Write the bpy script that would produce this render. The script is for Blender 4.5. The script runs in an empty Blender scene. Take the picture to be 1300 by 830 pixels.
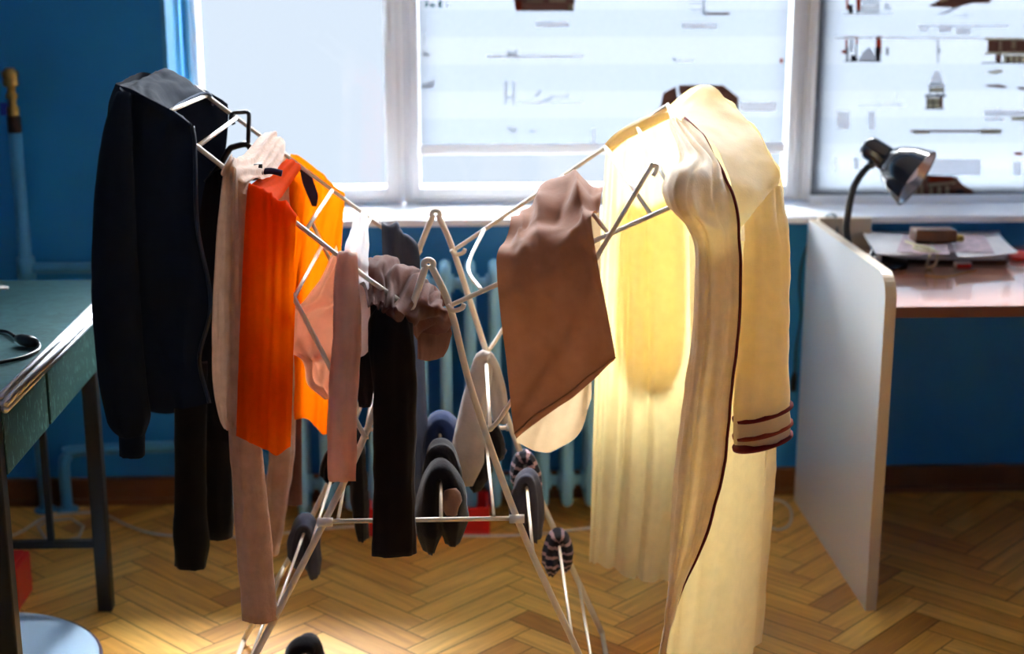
import bpy, bmesh, math, random
import numpy as np
from mathutils import Vector, noise
random.seed(7)
sc = bpy.context.scene
COL = sc.collection
# ------------------------------------------------------------------ camera
CAM_H, FPX, PITCH, YAW = 1.5, 1850.0, math.radians(14.1), math.radians(2.5)
_f = np.array([math.sin(YAW)*math.cos(PITCH), math.cos(YAW)*math.cos(PITCH), -math.sin(PITCH)])
_r = np.array([math.cos(YAW), -math.sin(YAW), 0.0])
_u = np.cross(_r, _f)
_o = np.array([0, 0, CAM_H])
def ray(x, y): return _r*(x-650)/FPX + _u*(415-y)/FPX + _f
def P(x, y, Y):
    d = ray(x, y); return _o + d*Y/d[1]
def G(x, y, z=0.0):
    d = ray(x, y); return _o + d*(z-CAM_H)/d[2]
cam_d = bpy.data.cameras.new('camera'); cam = bpy.data.objects.new('camera', cam_d); COL.objects.link(cam)
cam.location = (0, 0, CAM_H); cam.rotation_euler = (math.pi/2-PITCH, 0, -YAW)
cam_d.sensor_width = 36; cam_d.lens = 36*FPX/1300; cam_d.clip_start = .05
cam_d.dof.use_dof = True; cam_d.dof.focus_distance = 2.72; cam_d.dof.aperture_fstop = 2.2
sc.camera = cam
sc.view_settings.view_transform = 'Standard'; sc.view_settings.look = 'None'
sc.view_settings.gamma = 1; sc.view_settings.use_curve_mapping = False
sc.view_settings.exposure = 1.1
# ------------------------------------------------------------------ materials
def srgb(c):
    out = []
    for v in c:
        v = v/255.0
        out.append(v/12.92 if v <= .04045 else ((v+.055)/1.055)**2.4)
    return (*out, 1)
def new_mat(name):
    m = bpy.data.materials.new(name); m.use_nodes = True
    nt = m.node_tree; nt.nodes.clear()
    out = nt.nodes.new('ShaderNodeOutputMaterial')
    return m, nt, out
def noise_bump(nt, scale, strength, dist=.002, detail=3, vec=None):
    n = nt.nodes.new('ShaderNodeTexNoise'); n.inputs['Scale'].default_value = scale; n.inputs['Detail'].default_value = detail
    if vec is None:
        tc = nt.nodes.new('ShaderNodeTexCoord'); vec = tc.outputs['Object']
    nt.links.new(vec, n.inputs['Vector'])
    b = nt.nodes.new('ShaderNodeBump'); b.inputs['Strength'].default_value = strength; b.inputs['Distance'].default_value = dist
    nt.links.new(n.outputs['Fac'], b.inputs['Height'])
    return b, n
def vary(nt, col, amt, scale, rough=3):
    """colour modulated by a little noise"""
    tc = nt.nodes.new('ShaderNodeTexCoord')
    n = nt.nodes.new('ShaderNodeTexNoise'); n.inputs['Scale'].default_value = scale; n.inputs['Detail'].default_value = rough
    nt.links.new(tc.outputs['Object'], n.inputs['Vector'])
    r = nt.nodes.new('ShaderNodeValToRGB')
    r.color_ramp.elements[0].position = .3; r.color_ramp.elements[1].position = .7
    r.color_ramp.elements[0].color = tuple(max(0, c*(1-amt)) for c in col[:3])+(1,)
    r.color_ramp.elements[1].color = tuple(min(1, c*(1+amt)) for c in col[:3])+(1,)
    nt.links.new(n.outputs['Fac'], r.inputs['Fac'])
    return r.outputs['Color']
def plain(name, rgb, rough=.5, metal=0, amt=.06, scale=8, bump=0, bscale=60, spec=.5, coat=0):
    m, nt, out = new_mat(name)
    p = nt.nodes.new('ShaderNodeBsdfPrincipled')
    nt.links.new(vary(nt, srgb(rgb), amt, scale), p.inputs['Base Color'])
    p.inputs['Roughness'].default_value = rough; p.inputs['Metallic'].default_value = metal
    p.inputs['Specular IOR Level'].default_value = spec; p.inputs['Coat Weight'].default_value = coat
    if bump:
        b, _ = noise_bump(nt, bscale, bump); nt.links.new(b.outputs['Normal'], p.inputs['Normal'])
    nt.links.new(p.outputs['BSDF'], out.inputs['Surface'])
    return m
def cloth(name, rgb, trans=.3, trgb=None, amt=.08, bscale=350, bump=.35, sheen=.15, big=.25):
    m, nt, out = new_mat(name)
    p = nt.nodes.new('ShaderNodeBsdfPrincipled')
    nt.links.new(vary(nt, srgb(rgb), amt, 40), p.inputs['Base Color'])
    p.inputs['Roughness'].default_value = .9; p.inputs['Specular IOR Level'].default_value = .02
    p.inputs['Sheen Weight'].default_value = sheen; p.inputs['Sheen Roughness'].default_value = .5
    b, _ = noise_bump(nt, bscale, bump, .0012, 2)
    b2, _ = noise_bump(nt, 28, big, .006, 3)
    nt.links.new(b2.outputs['Normal'], b.inputs['Normal'])
    nt.links.new(b.outputs['Normal'], p.inputs['Normal'])
    if trans:
        t = nt.nodes.new('ShaderNodeBsdfTranslucent'); t.inputs['Color'].default_value = srgb(trgb or rgb)
        mx = nt.nodes.new('ShaderNodeMixShader'); mx.inputs['Fac'].default_value = trans
        nt.links.new(p.outputs['BSDF'], mx.inputs[1]); nt.links.new(t.outputs['BSDF'], mx.inputs[2])
        nt.links.new(mx.outputs['Shader'], out.inputs['Surface'])
    else:
        nt.links.new(p.outputs['BSDF'], out.inputs['Surface'])
    return m
M = {}
M['wall'] = plain('blue_wall_paint', (30, 138, 205), .5, amt=.08, scale=3, bump=.12, bscale=40)
M['room_wall'] = plain('room_wall_paint', (100, 120, 150), .7)
M['ceiling'] = plain('ceiling_paint', (240, 241, 243), .8, amt=.02)
M['pipe'] = plain('blue_pipe_paint', (70, 150, 195), .35, amt=.06, scale=12, bump=.2, bscale=50)
M['radiator'] = plain('radiator_paint', (140, 200, 230), .25, amt=.05, scale=12, bump=.15)
M['white'] = plain('white_window_plastic', (244, 246, 250), .3, amt=.015, scale=3)
M['sill'] = plain('sill_white', (246, 247, 250), .25, amt=.02, scale=3)
M['basewood'] = plain('baseboard_wood', (120, 72, 36), .4, amt=.2, scale=9)
M['wire'] = plain('white_coated_wire', (232, 220, 205), .28, amt=.04, scale=30)
M['plastic_white'] = plain('white_plastic', (235, 230, 225), .35)
M['black_metal'] = plain('black_metal', (14, 15, 19), .42, amt=.1)
M['black_plastic'] = plain('black_plastic', (16, 16, 20), .35)
M['dark_brass'] = plain('bronze_cap', (70, 45, 30), .35, metal=.6)
M['brass'] = plain('brass', (190, 150, 80), .3, metal=1)
M['valve_blue'] = plain('valve_lever', (40, 60, 170), .4)
M['chrome'] = plain('aluminium_trim', (232, 234, 240), .42, metal=1, amt=.02)
M['panel'] = plain('white_melamine', (246, 248, 252), .16, amt=.01, scale=2, coat=.6)
M['panel_edge'] = plain('panel_edge_band', (196, 176, 150), .35)
M['red'] = plain('red_plastic', (215, 25, 22), .35)
M['paper'] = plain('paper', (235, 230, 228), .7, amt=.05, scale=30)
M['paper_print'] = plain('printed_paper', (205, 180, 185), .6, amt=.3, scale=40)
M['brown_leather'] = plain('brown_leather', (105, 62, 28), .4, amt=.2, scale=30, bump=.3)
M['gold'] = plain('gold_metal', (190, 150, 70), .3, metal=1)
M['string'] = plain('cotton_cord', (205, 195, 160), .8)
M['lamp_black'] = plain('lamp_lacquer', (22, 22, 30), .16, amt=.1, coat=.5)
M['lamp_inner'] = plain('lamp_reflector', (210, 205, 200), .25, metal=.8)
M['bulb'] = plain('frosted_bulb', (240, 240, 235), .4)
M['pad'] = plain('pale_round_pad', (175, 208, 240), .7, amt=.03, bump=.2)
M['pad_edge'] = plain('pad_piping', (60, 40, 75), .6)
M['cable_white'] = plain('white_cable', (215, 205, 190), .4)
M['cable_teal'] = plain('dark_teal_cable', (20, 70, 85), .4)
# wood for the desk top
def wood(name, c1, c2, rough=.3, scale=(1, 18, 18), coat=.2):
    m, nt, out = new_mat(name)
    tc = nt.nodes.new('ShaderNodeTexCoord'); mp = nt.nodes.new('ShaderNodeMapping'); mp.inputs['Scale'].default_value = scale
    nt.links.new(tc.outputs['Object'], mp.inputs['Vector'])
    n = nt.nodes.new('ShaderNodeTexNoise'); n.inputs['Scale'].default_value = 3; n.inputs['Detail'].default_value = 6
    nt.links.new(mp.outputs['Vector'], n.inputs['Vector'])
    r = nt.nodes.new('ShaderNodeValToRGB'); r.color_ramp.elements[0].position = .3; r.color_ramp.elements[1].position = .7
    r.color_ramp.elements[0].color = srgb(c1); r.color_ramp.elements[1].color = srgb(c2)
    nt.links.new(n.outputs['Fac'], r.inputs['Fac'])
    p = nt.nodes.new('ShaderNodeBsdfPrincipled'); p.inputs['Roughness'].default_value = rough; p.inputs['Coat Weight'].default_value = coat
    nt.links.new(r.outputs['Color'], p.inputs['Base Color']); nt.links.new(p.outputs['BSDF'], out.inputs['Surface'])
    return m
M['desk_wood'] = wood('desk_laminate', (165, 100, 70), (192, 128, 96), .26, coat=1.0)
M['desk_edge'] = wood('desk_edge_band', (88, 40, 28), (100, 50, 34), .4)
# green worn table top with scratches
def green_top():
    m, nt, out = new_mat('green_marbled_laminate')
    tc = nt.nodes.new('ShaderNodeTexCoord')
    n = nt.nodes.new('ShaderNodeTexNoise'); n.inputs['Scale'].default_value = 26; n.inputs['Detail'].default_value = 6; n.inputs['Distortion'].default_value = 1.5
    nt.links.new(tc.outputs['Object'], n.inputs['Vector'])
    r = nt.nodes.new('ShaderNodeValToRGB'); r.color_ramp.elements[0].position = .35; r.color_ramp.elements[1].position = .72
    r.color_ramp.elements[0].color = srgb((38, 68, 72)); r.color_ramp.elements[1].color = srgb((60, 98, 100))
    nt.links.new(n.outputs['Fac'], r.inputs['Fac'])
    p = nt.nodes.new('ShaderNodeBsdfPrincipled'); p.inputs['Roughness'].default_value = .38
    nt.links.new(r.outputs['Color'], p.inputs['Base Color']); nt.links.new(p.outputs['BSDF'], out.inputs['Surface'])
    return m
M['green'] = green_top()
def green_scratched():
    m, nt, out = new_mat('green_scratched_laminate')
    tc = nt.nodes.new('ShaderNodeTexCoord'); mp = nt.nodes.new('ShaderNodeMapping')
    mp.inputs['Rotation'].default_value = (.6, .2, .3); mp.inputs['Scale'].default_value = (60, 60, 16)
    nt.links.new(tc.outputs['Object'], mp.inputs['Vector'])
    n = nt.nodes.new('ShaderNodeTexNoise'); n.inputs['Scale'].default_value = 1.4; n.inputs['Detail'].default_value = 2; n.inputs['Distortion'].default_value = 2.5
    nt.links.new(mp.outputs['Vector'], n.inputs['Vector'])
    r = nt.nodes.new('ShaderNodeValToRGB'); r.color_ramp.elements[0].position = .6; r.color_ramp.elements[1].position = .68
    r.color_ramp.elements[0].color = srgb((34, 72, 66)); r.color_ramp.elements[1].color = srgb((120, 165, 150))
    nt.links.new(n.outputs['Fac'], r.inputs['Fac'])
    p = nt.nodes.new('ShaderNodeBsdfPrincipled'); p.inputs['Roughness'].default_value = .4
    nt.links.new(r.outputs['Color'], p.inputs['Base Color']); nt.links.new(p.outputs['BSDF'], out.inputs['Surface'])
    return m
M['green_side'] = green_scratched()
# parquet: colour per plank + grain along the plank (UV)
def parquet_mat():
    m, nt, out = new_mat('oak_parquet')
    at = nt.nodes.new('ShaderNodeAttribute'); at.attribute_name = 'plank'
    r = nt.nodes.new('ShaderNodeValToRGB'); cr = r.color_ramp
    cr.elements[0].color = srgb((196, 132, 52)); cr.elements[1].color = srgb((248, 196, 96))
    e = cr.elements.new(.5); e.color = srgb((238, 178, 80))
    e = cr.elements.new(.1); e.color = srgb((222, 160, 66))
    nt.links.new(at.outputs['Fac'], r.inputs['Fac'])
    uv = nt.nodes.new('ShaderNodeUVMap')
    mp = nt.nodes.new('ShaderNodeMapping'); mp.inputs['Scale'].default_value = (5, 60, 1)
    nt.links.new(uv.outputs['UV'], mp.inputs['Vector'])
    n = nt.nodes.new('ShaderNodeTexNoise'); n.inputs['Scale'].default_value = 1; n.inputs['Detail'].default_value = 5; n.inputs['Distortion'].default_value = .6
    nt.links.new(mp.outputs['Vector'], n.inputs['Vector'])
    g = nt.nodes.new('ShaderNodeValToRGB'); g.color_ramp.elements[0].position = .3; g.color_ramp.elements[1].position = .65
    g.color_ramp.elements[0].color = (.62, .52, .42, 1); g.color_ramp.elements[1].color = (1, 1, 1, 1)
    nt.links.new(n.outputs['Fac'], g.inputs['Fac'])
    mx = nt.nodes.new('ShaderNodeMix'); mx.data_type = 'RGBA'; mx.blend_type = 'MULTIPLY'; mx.inputs['Factor'].default_value = .8
    nt.links.new(r.outputs['Color'], mx.inputs['A']); nt.links.new(g.outputs['Color'], mx.inputs['B'])
    p = nt.nodes.new('ShaderNodeBsdfPrincipled'); p.inputs['Roughness'].default_value = .34; p.inputs['Specular IOR Level'].default_value = .45
    nt.links.new(mx.outputs['Result'], p.inputs['Base Color'])
    b = nt.nodes.new('ShaderNodeBump'); b.inputs['Strength'].default_value = .08; b.inputs['Distance'].default_value = .001
    nt.links.new(n.outputs['Fac'], b.inputs['Height']); nt.links.new(b.outputs['Normal'], p.inputs['Normal'])
    nt.links.new(p.outputs['BSDF'], out.inputs['Surface'])
    return m
M['parquet'] = parquet_mat()
M['parquet_gap'] = plain('parquet_joint', (58, 34, 16), .7)
def glass():
    m, nt, out = new_mat('window_glass')
    t = nt.nodes.new('ShaderNodeBsdfTransparent'); t.inputs['Color'].default_value = (.97, .985, .99, 1)
    g = nt.nodes.new('ShaderNodeBsdfGlossy'); g.inputs['Roughness'].default_value = .02
    fr = nt.nodes.new('ShaderNodeFresnel'); fr.inputs['IOR'].default_value = 1.3
    mx = nt.nodes.new('ShaderNodeMixShader')
    nt.links.new(fr.outputs['Fac'], mx.inputs['Fac']); nt.links.new(t.outputs['BSDF'], mx.inputs[1]); nt.links.new(g.outputs['BSDF'], mx.inputs[2])
    nt.links.new(mx.outputs['Shader'], out.inputs['Surface'])
    return m
M['glass'] = glass()
BLIND_T = .5
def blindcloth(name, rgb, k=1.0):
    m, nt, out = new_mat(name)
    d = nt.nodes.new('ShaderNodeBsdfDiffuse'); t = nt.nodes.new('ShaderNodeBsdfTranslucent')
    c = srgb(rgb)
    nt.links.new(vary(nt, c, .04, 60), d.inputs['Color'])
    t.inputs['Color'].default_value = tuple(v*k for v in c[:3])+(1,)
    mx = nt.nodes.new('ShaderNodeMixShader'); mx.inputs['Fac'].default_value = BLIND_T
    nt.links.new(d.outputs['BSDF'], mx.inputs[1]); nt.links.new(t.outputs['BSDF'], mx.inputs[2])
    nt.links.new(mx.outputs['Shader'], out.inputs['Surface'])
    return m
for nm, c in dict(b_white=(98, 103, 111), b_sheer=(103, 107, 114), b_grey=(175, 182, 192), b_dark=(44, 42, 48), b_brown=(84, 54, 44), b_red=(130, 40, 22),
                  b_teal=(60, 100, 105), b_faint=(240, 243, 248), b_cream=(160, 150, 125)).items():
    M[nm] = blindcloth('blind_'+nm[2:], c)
# cloths
M['hoodie'] = cloth('navy_fleece', (27, 32, 44), .02, bscale=500, sheen=.02)
M['hoodie_seam'] = cloth('navy_seam', (60, 70, 92), 0)
M['zip'] = plain('zip_teeth', (60, 62, 70), .35, metal=.7)
M['trousers_black'] = cloth('black_jersey', (17, 17, 22), .02)
M['fleece'] = cloth('taupe_fleece', (200, 164, 142), .2, (215, 170, 138), amt=.14, bscale=130, bump=1.6, sheen=.4, big=.6)
M['orange'] = cloth('orange_jersey', (215, 62, 6), .38, (255, 112, 4), sheen=0)
M['orange_stripe'] = cloth('navy_patch', (45, 45, 72), .1)
M['pink'] = cloth('blush_jersey', (238, 205, 188), .3, (235, 150, 110))
M['whitecloth'] = cloth('white_jersey', (225, 218, 218), .45, (240, 232, 235))
M['grey'] = cloth('grey_jersey', (70, 74, 88), .1)
M['leggings'] = cloth('brown_black_jersey', (30, 22, 24), .03, sheen=.1)
M['leggings_top'] = cloth('mauve_brown_velour', (98, 62, 54), .04, sheen=.15)
M['waistband'] = cloth('brown_rib_knit', (118, 82, 68), .05)
M['taupe'] = cloth('taupe_velour', (150, 104, 82), .10, (200, 120, 70), bump=.25, sheen=.2)
M['taupe_in'] = cloth('taupe_lining', (196, 172, 142), .35, (220, 190, 150))
M['robe'] = cloth('cream_terry', (238, 222, 196), .42, (255, 230, 158), bscale=260, bump=.6, sheen=.3)
M['robe_thick'] = cloth('cream_terry_double', (232, 214, 190), .16, (255, 214, 120), bscale=260, bump=.7, sheen=.2)
M['maroon'] = cloth('maroon_piping', (110, 32, 34), .05)
M['rust'] = cloth('rust_stripe', (150, 62, 44), .05)
M['sock_navy'] = cloth('navy_knit', (30, 44, 80), .02, bscale=220, bump=.6)
M['sock_black'] = cloth('black_knit', (27, 25, 32), .02, bscale=220, bump=.6)
M['sock_grey'] = cloth('grey_knit', (188, 178, 174), .2, bscale=220, bump=.6)
M['sock_dkgrey'] = cloth('charcoal_knit', (66, 66, 82), .05, bscale=220, bump=.6)
M['sock_brown'] = cloth('brown_heel_knit', (130, 100, 88), .05, bscale=220, bump=.6)
def striped():
    m, nt, out = new_mat('striped_knit')
    uv = nt.nodes.new('ShaderNodeUVMap'); sx = nt.nodes.new('ShaderNodeSeparateXYZ'); nt.links.new(uv.outputs['UV'], sx.inputs[0])
    mt = nt.nodes.new('ShaderNodeMath'); mt.operation = 'MULTIPLY'; mt.inputs[1].default_value = 11; nt.links.new(sx.outputs['Y'], mt.inputs[0])
    fr = nt.nodes.new('ShaderNodeMath'); fr.operation = 'FRACT'; nt.links.new(mt.outputs[0], fr.inputs[0])
    gt = nt.nodes.new('ShaderNodeMath'); gt.operation = 'GREATER_THAN'; gt.inputs[1].default_value = .68; nt.links.new(fr.outputs[0], gt.inputs[0])
    mx = nt.nodes.new('ShaderNodeMix'); mx.data_type = 'RGBA'; nt.links.new(gt.outputs[0], mx.inputs['Factor'])
    mx.inputs['A'].default_value = srgb((24, 26, 46)); mx.inputs['B'].default_value = srgb((170, 140, 150))
    p = nt.nodes.new('ShaderNodeBsdfPrincipled'); p.inputs['Roughness'].default_value = .9; nt.links.new(mx.outputs['Result'], p.inputs['Base Color'])
    b, _ = noise_bump(nt, 220, .6, .0012); nt.links.new(b.outputs['Normal'], p.inputs['Normal'])
    nt.links.new(p.outputs['BSDF'], out.inputs['Surface'])
    return m
M['sock_stripe'] = striped()
# ------------------------------------------------------------------ object helpers
def link(name, me, parent=None):
    o = bpy.data.objects.new(name, me); COL.objects.link(o)
    if parent is not None:
        o.parent = parent
    return o
def tag(o, label, cat, group=None, kind=None):
    o['label'] = label; o['category'] = cat
    if group: o['group'] = group
    if kind: o['kind'] = kind
    return o
def thing(name, label, cat, loc=(0, 0, 0), group=None):
    o = bpy.data.objects.new(name, None); o.empty_display_size = .05; COL.objects.link(o)
    o.location = loc
    return tag(o, label, cat, group)
def finish(name, bm, mats, parent=None, smooth=True, bevel=0, solid=0):
    """bm is in world coordinates; re-expressed about the parent's location"""
    me = bpy.data.meshes.new(name)
    if parent is not None:
        off = Vector(parent.location) if parent.parent is None else Vector(parent.parent.location)
        bmesh.ops.translate(bm, verts=bm.verts, vec=-off)
        if parent.parent is not None:
            pass
    bmesh.ops.recalc_face_normals(bm, faces=bm.faces) if bm.faces else None
    bm.to_mesh(me); bm.free()
    for m in (mats if isinstance(mats, (list, tuple)) else [mats]):
        me.materials.append(m)
    if smooth:
        for p in me.polygons: p.use_smooth = True
    o = link(name, me, parent)
    if bevel:
        b = o.modifiers.new('bevel', 'BEVEL'); b.width = bevel; b.segments = 2; b.limit_method = 'ANGLE'
    if solid:
        s = o.modifiers.new('solid', 'SOLIDIFY'); s.thickness = solid; s.offset = 0
    return o
def struct(o):
    o['kind'] = 'structure'; return o
def box(bm, x0, x1, y0, y1, z0, z1, mi=0):
    vs = [bm.verts.new((x, y, z)) for x in (x0, x1) for y in (y0, y1) for z in (z0, z1)]
    for q in ((0, 1, 3, 2), (4, 6, 7, 5), (0, 4, 5, 1), (2, 3, 7, 6), (0, 2, 6, 4), (1, 5, 7, 3)):
        f = bm.faces.new([vs[i] for i in q]); f.material_index = mi
def smooth_path(pts, n=6):
    pts = [np.array(p, float) for p in pts]
    if len(pts) < 3:
        return pts
    out = []
    ext = [2*pts[0]-pts[1]] + pts + [2*pts[-1]-pts[-2]]
    for i in range(1, len(ext)-2):
        p0, p1, p2, p3 = ext[i-1:i+3]
        for k in range(n):
            t = k/n
            out.append(.5*((2*p1)+(-p0+p2)*t+(2*p0-5*p1+4*p2-p3)*t*t+(-p0+3*p1-3*p2+p3)*t**3))
    out.append(pts[-1])
    return out
def tube(bm, pts, r, seg=8, closed=False, caps=True, mi=0, r2=None):
    pts = [Vector(p) for p in pts]
    n = len(pts)
    tang = []
    for i in range(n):
        a = pts[(i-1) % n] if (closed or i > 0) else pts[0]
        b = pts[(i+1) % n] if (closed or i < n-1) else pts[-1]
        t = (b-a); tang.append(t.normalized() if t.length > 1e-9 else Vector((0, 0, 1)))
    ref = Vector((0, 0, 1)) if abs(tang[0].z) < .9 else Vector((1, 0, 0))
    nrm = (ref - tang[0]*ref.dot(tang[0])).normalized()
    rings = []
    for i in range(n):
        nrm = (nrm - tang[i]*nrm.dot(tang[i])).normalized()
        bi = tang[i].cross(nrm)
        rr = r[i] if isinstance(r, (list, tuple)) else r
        rings.append([bm.verts.new(pts[i]+nrm*rr*math.cos(2*math.pi*k/seg)+bi*rr*math.sin(2*math.pi*k/seg)) for k in range(seg)])
    m = n if closed else n-1
    for i in range(m):
        A, B = rings[i], rings[(i+1) % n]
        for k in range(seg):
            f = bm.faces.new((A[k], A[(k+1) % seg], B[(k+1) % seg], B[k])); f.material_index = mi
    if caps and not closed:
        f = bm.faces.new(rings[0][::-1]); f.material_index = mi
        f = bm.faces.new(rings[-1]); f.material_index = mi
def lathe(bm, prof, origin, axis=(0, 0, 1), seg=24, mi=0):
    """prof: (radius, height along axis)"""
    ax = Vector(axis).normalized(); ref = Vector((1, 0, 0)) if abs(ax.x) < .8 else Vector((0, 1, 0))
    e1 = (ref-ax*ref.dot(ax)).normalized(); e2 = ax.cross(e1); o = Vector(origin)
    rings = []
    for (r, h) in prof:
        if r < 1e-5:
            rings.append([bm.verts.new(o+ax*h)])
        else:
            rings.append([bm.verts.new(o+ax*h+e1*r*math.cos(2*math.pi*k/seg)+e2*r*math.sin(2*math.pi*k/seg)) for k in range(seg)])
    for A, B in zip(rings, rings[1:]):
        for k in range(seg):
            a = (A[k % len(A)], A[(k+1) % len(A)], B[(k+1) % len(B)], B[k % len(B)])
            u = []
            for v in a:
                if v not in u: u.append(v)
            if len(u) >= 3:
                f = bm.faces.new(u); f.material_index = mi
def obj_tube(name, pts, r, mat, parent=None, seg=8, closed=False, smoothn=0):
    bm = bmesh.new(); tube(bm, smooth_path(pts, smoothn) if smoothn else pts, r, seg, closed); return finish(name, bm, mat, parent)
def loft_grid(rows, nu, nv):
    """Catmull-Rom through rows of control points -> (V,U,3) grid"""
    R = []
    for row in rows:
        row = [np.array(p, float) for p in row]
        R.append(resample(row, nu))
    cols = []
    for j in range(nu+1):
        cols.append(smooth_path([r[j] for r in R], nv))
    V = len(cols[0])
    return np.array([[cols[j][i] for j in range(nu+1)] for i in range(V)])
def resample(row, nu):
    if len(row) == 2:
        return [row[0]*(1-t)+row[1]*t for t in np.linspace(0, 1, nu+1)]
    d = smooth_path(row, 16); d = np.array(d)
    s = np.linspace(0, len(d)-1, nu+1)
    i0 = np.clip(np.floor(s).astype(int), 0, len(d)-2); f = (s-i0)[:, None]
    return list(d[i0]*(1-f)+d[i0+1]*f)
def grid_normals(g):
    du = np.gradient(g, axis=1); dv = np.gradient(g, axis=0)
    n = np.cross(du, dv); l = np.linalg.norm(n, axis=2, keepdims=True); return n/np.maximum(l, 1e-9)
def drape(name, rows, mat, parent=None, nu=40, nv=10, amp=.006, fu=5, fv=1.2, seed=0, ramp=None, fine=.0015, solid=0, ridge=None):
    """cloth sheet through control rows with soft folds that run along v"""
    g = loft_grid(rows, nu, nv); n = grid_normals(g); V, U = g.shape[:2]
    for i in range(V):
        t = i/(V-1)
        a = amp*(ramp(t) if ramp else 1)
        for j in range(U):
            s = j/(U-1)
            d = a*(noise.noise(Vector((s*fu, t*fv, seed*3.7)))*1.3 + .5*noise.noise(Vector((s*fu*2.3+5, t*fv*1.7, seed*3.7+9))))
            if ridge:
                ra, rfu, rfv, rsl = ridge
                q_ = noise.noise(Vector((s*rfu+t*rsl+seed, t*rfv, seed*1.9)))
                d += ra*(max(0, 1-abs(q_)*2.6)**1.5)*(ramp(t) if ramp else 1)
            d += fine*noise.noise(Vector(g[i, j]*22)+Vector((seed, 0, 0)))*2
            g[i, j] += n[i, j]*d
    bm = bmesh.new(); uvl = bm.loops.layers.uv.new('UVMap')
    vs = [[bm.verts.new(g[i, j]) for j in range(U)] for i in range(V)]
    for i in range(V-1):
        for j in range(U-1):
            f = bm.faces.new((vs[i][j], vs[i][j+1], vs[i+1][j+1], vs[i+1][j]))
            for l, (a, b) in zip(f.loops, ((i, j), (i, j+1), (i+1, j+1), (i+1, j))):
                l[uvl].uv = (b/(U-1), a/(V-1))
    return finish(name, bm, mat, parent, solid=solid), g
def px_row(*pts):
    return [P(*p) for p in pts]
# flattened fabric tube (sleeve / sock): rings of an ellipse along a path
def fabric_tube(name, path, widths, thick, wdir, mat, parent=None, seg=20, n=6, amp=.003, seed=0, caps=True, open_end=False):
    pts = smooth_path(path, n); N = len(pts)
    w = np.interp(np.linspace(0, 1, N), np.linspace(0, 1, len(widths)), widths)
    th = np.interp(np.linspace(0, 1, N), np.linspace(0, 1, len(thick)), thick) if isinstance(thick, (list, tuple)) else [thick]*N
    wd0 = Vector(wdir).normalized()
    bm = bmesh.new(); uvl = bm.loops.layers.uv.new('UVMap'); rings = []
    for i in range(N):
        a = Vector(pts[max(i-1, 0)]); b = Vector(pts[min(i+1, N-1)]); t = (b-a).normalized()
        wd = (wd0-t*wd0.dot(t)).normalized(); nd = t.cross(wd)
        ring = []
        for k in range(seg):
            an = 2*math.pi*k/seg
            p = Vector(pts[i])+wd*(w[i]*math.cos(an))+nd*(th[i]*math.sin(an))
            d = amp*.5*noise.noise(p*26+Vector((seed*5, 0, 0))) + amp*1.9*noise.noise(Vector((math.cos(an)*2.2, math.sin(an)*2.2+seed*7, i/N*2.2)))
            p += (wd*math.cos(an)+nd*math.sin(an))*d
            ring.append(bm.verts.new(p))
        rings.append(ring)
    for i in range(N-1):
        for k in range(seg):
            f = bm.faces.new((rings[i][k], rings[i][(k+1) % seg], rings[i+1][(k+1) % seg], rings[i+1][k]))
            for l, (a, b) in zip(f.loops, ((i, k), (i, k+1), (i+1, k+1), (i+1, k))):
                l[uvl].uv = (b/seg, a/(N-1))
    if caps:
        bm.faces.new(rings[0][::-1])
        if not open_end: bm.faces.new(rings[-1])
    return finish(name, bm, mat, parent)
# ================================================================== ROOM
YW, YG, XL, XR, YB, ZC = 3.97, 4.20, -1.75, 2.6, -1.4, 2.7
# floor: herringbone planks, one mesh
bm = bmesh.new(); uvl = bm.loops.layers.uv.new('UVMap'); pl = bm.faces.layers.float.new('plank')
L, W, g_ = .34, .068, .0011
rot = math.radians(45); cr, sr = math.cos(rot), math.sin(rot)
def plank(x0, x1, y0, y1, along):
    cx, cy = (x0+x1)/2, (y0+y1)/2
    X, Y = cx*cr-cy*sr, cx*sr+cy*cr
    X += .42; Y += 1.9
    if not (XL-.3 < X < XR+.3 and YB-.3 < Y < YW+.3): return
    cs = [(x0+g_, y0+g_), (x1-g_, y0+g_), (x1-g_, y1-g_), (x0+g_, y1-g_)]
    vs = [bm.verts.new((a*cr-b*sr+.42, a*sr+b*cr+1.9, 0)) for a, b in cs]
    f = bm.faces.new(vs); f[pl] = random.random(); off = (random.random()*20, random.random()*20)
    for l, (a, b) in zip(f.loops, cs):
        l[uvl].uv = (a-x0+off[0], b-y0+off[1]) if along else (b-y0+off[0], a-x0+off[1])
for k in range(-110, 111):
    for m in range(-14, 15):
        x, y = k*W+m*L, k*W-m*L
        plank(x, x+L, y, y+W, True)
        plank(x+L, x+L+W, y+W-L, y+W, False)
vs = [bm.verts.new(p) for p in ((XL-.4, YB-.4, -.0015), (XR+.4, YB-.4, -.0015), (XR+.4, YW+.4, -.0015), (XL-.4, YW+.4, -.0015))]
f = bm.faces.new(vs); f.material_index = 1
floor = struct(finish('floor', bm, [M['parquet'], M['parquet_gap']], smooth=False))
def slab(name, boxes, mat, bevel=0):
    bm = bmesh.new()
    for b in boxes: box(bm, *b)
    return struct(finish(name, bm, mat, smooth=False, bevel=bevel))
WX0, WX1, WZ0, WZ1 = -.755, 2.25, .82, 2.42           # one long opening
slab('wall_back', [(XL, WX0, YW, YW+.34, 0, ZC), (WX1, XR, YW, YW+.34, 0, ZC), (WX0, WX1, YW, YW+.34, 0, WZ0-.02), (WX0, WX1, YW, YW+.34, WZ1, ZC)], M['wall'])
slab('wall_left', [(XL-.1, XL, YB, YW+.34, 0, ZC)], M['room_wall'])
slab('wall_right', [(XR, XR+.1, YB, YW+.34, 0, ZC)], M['room_wall'])
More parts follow.
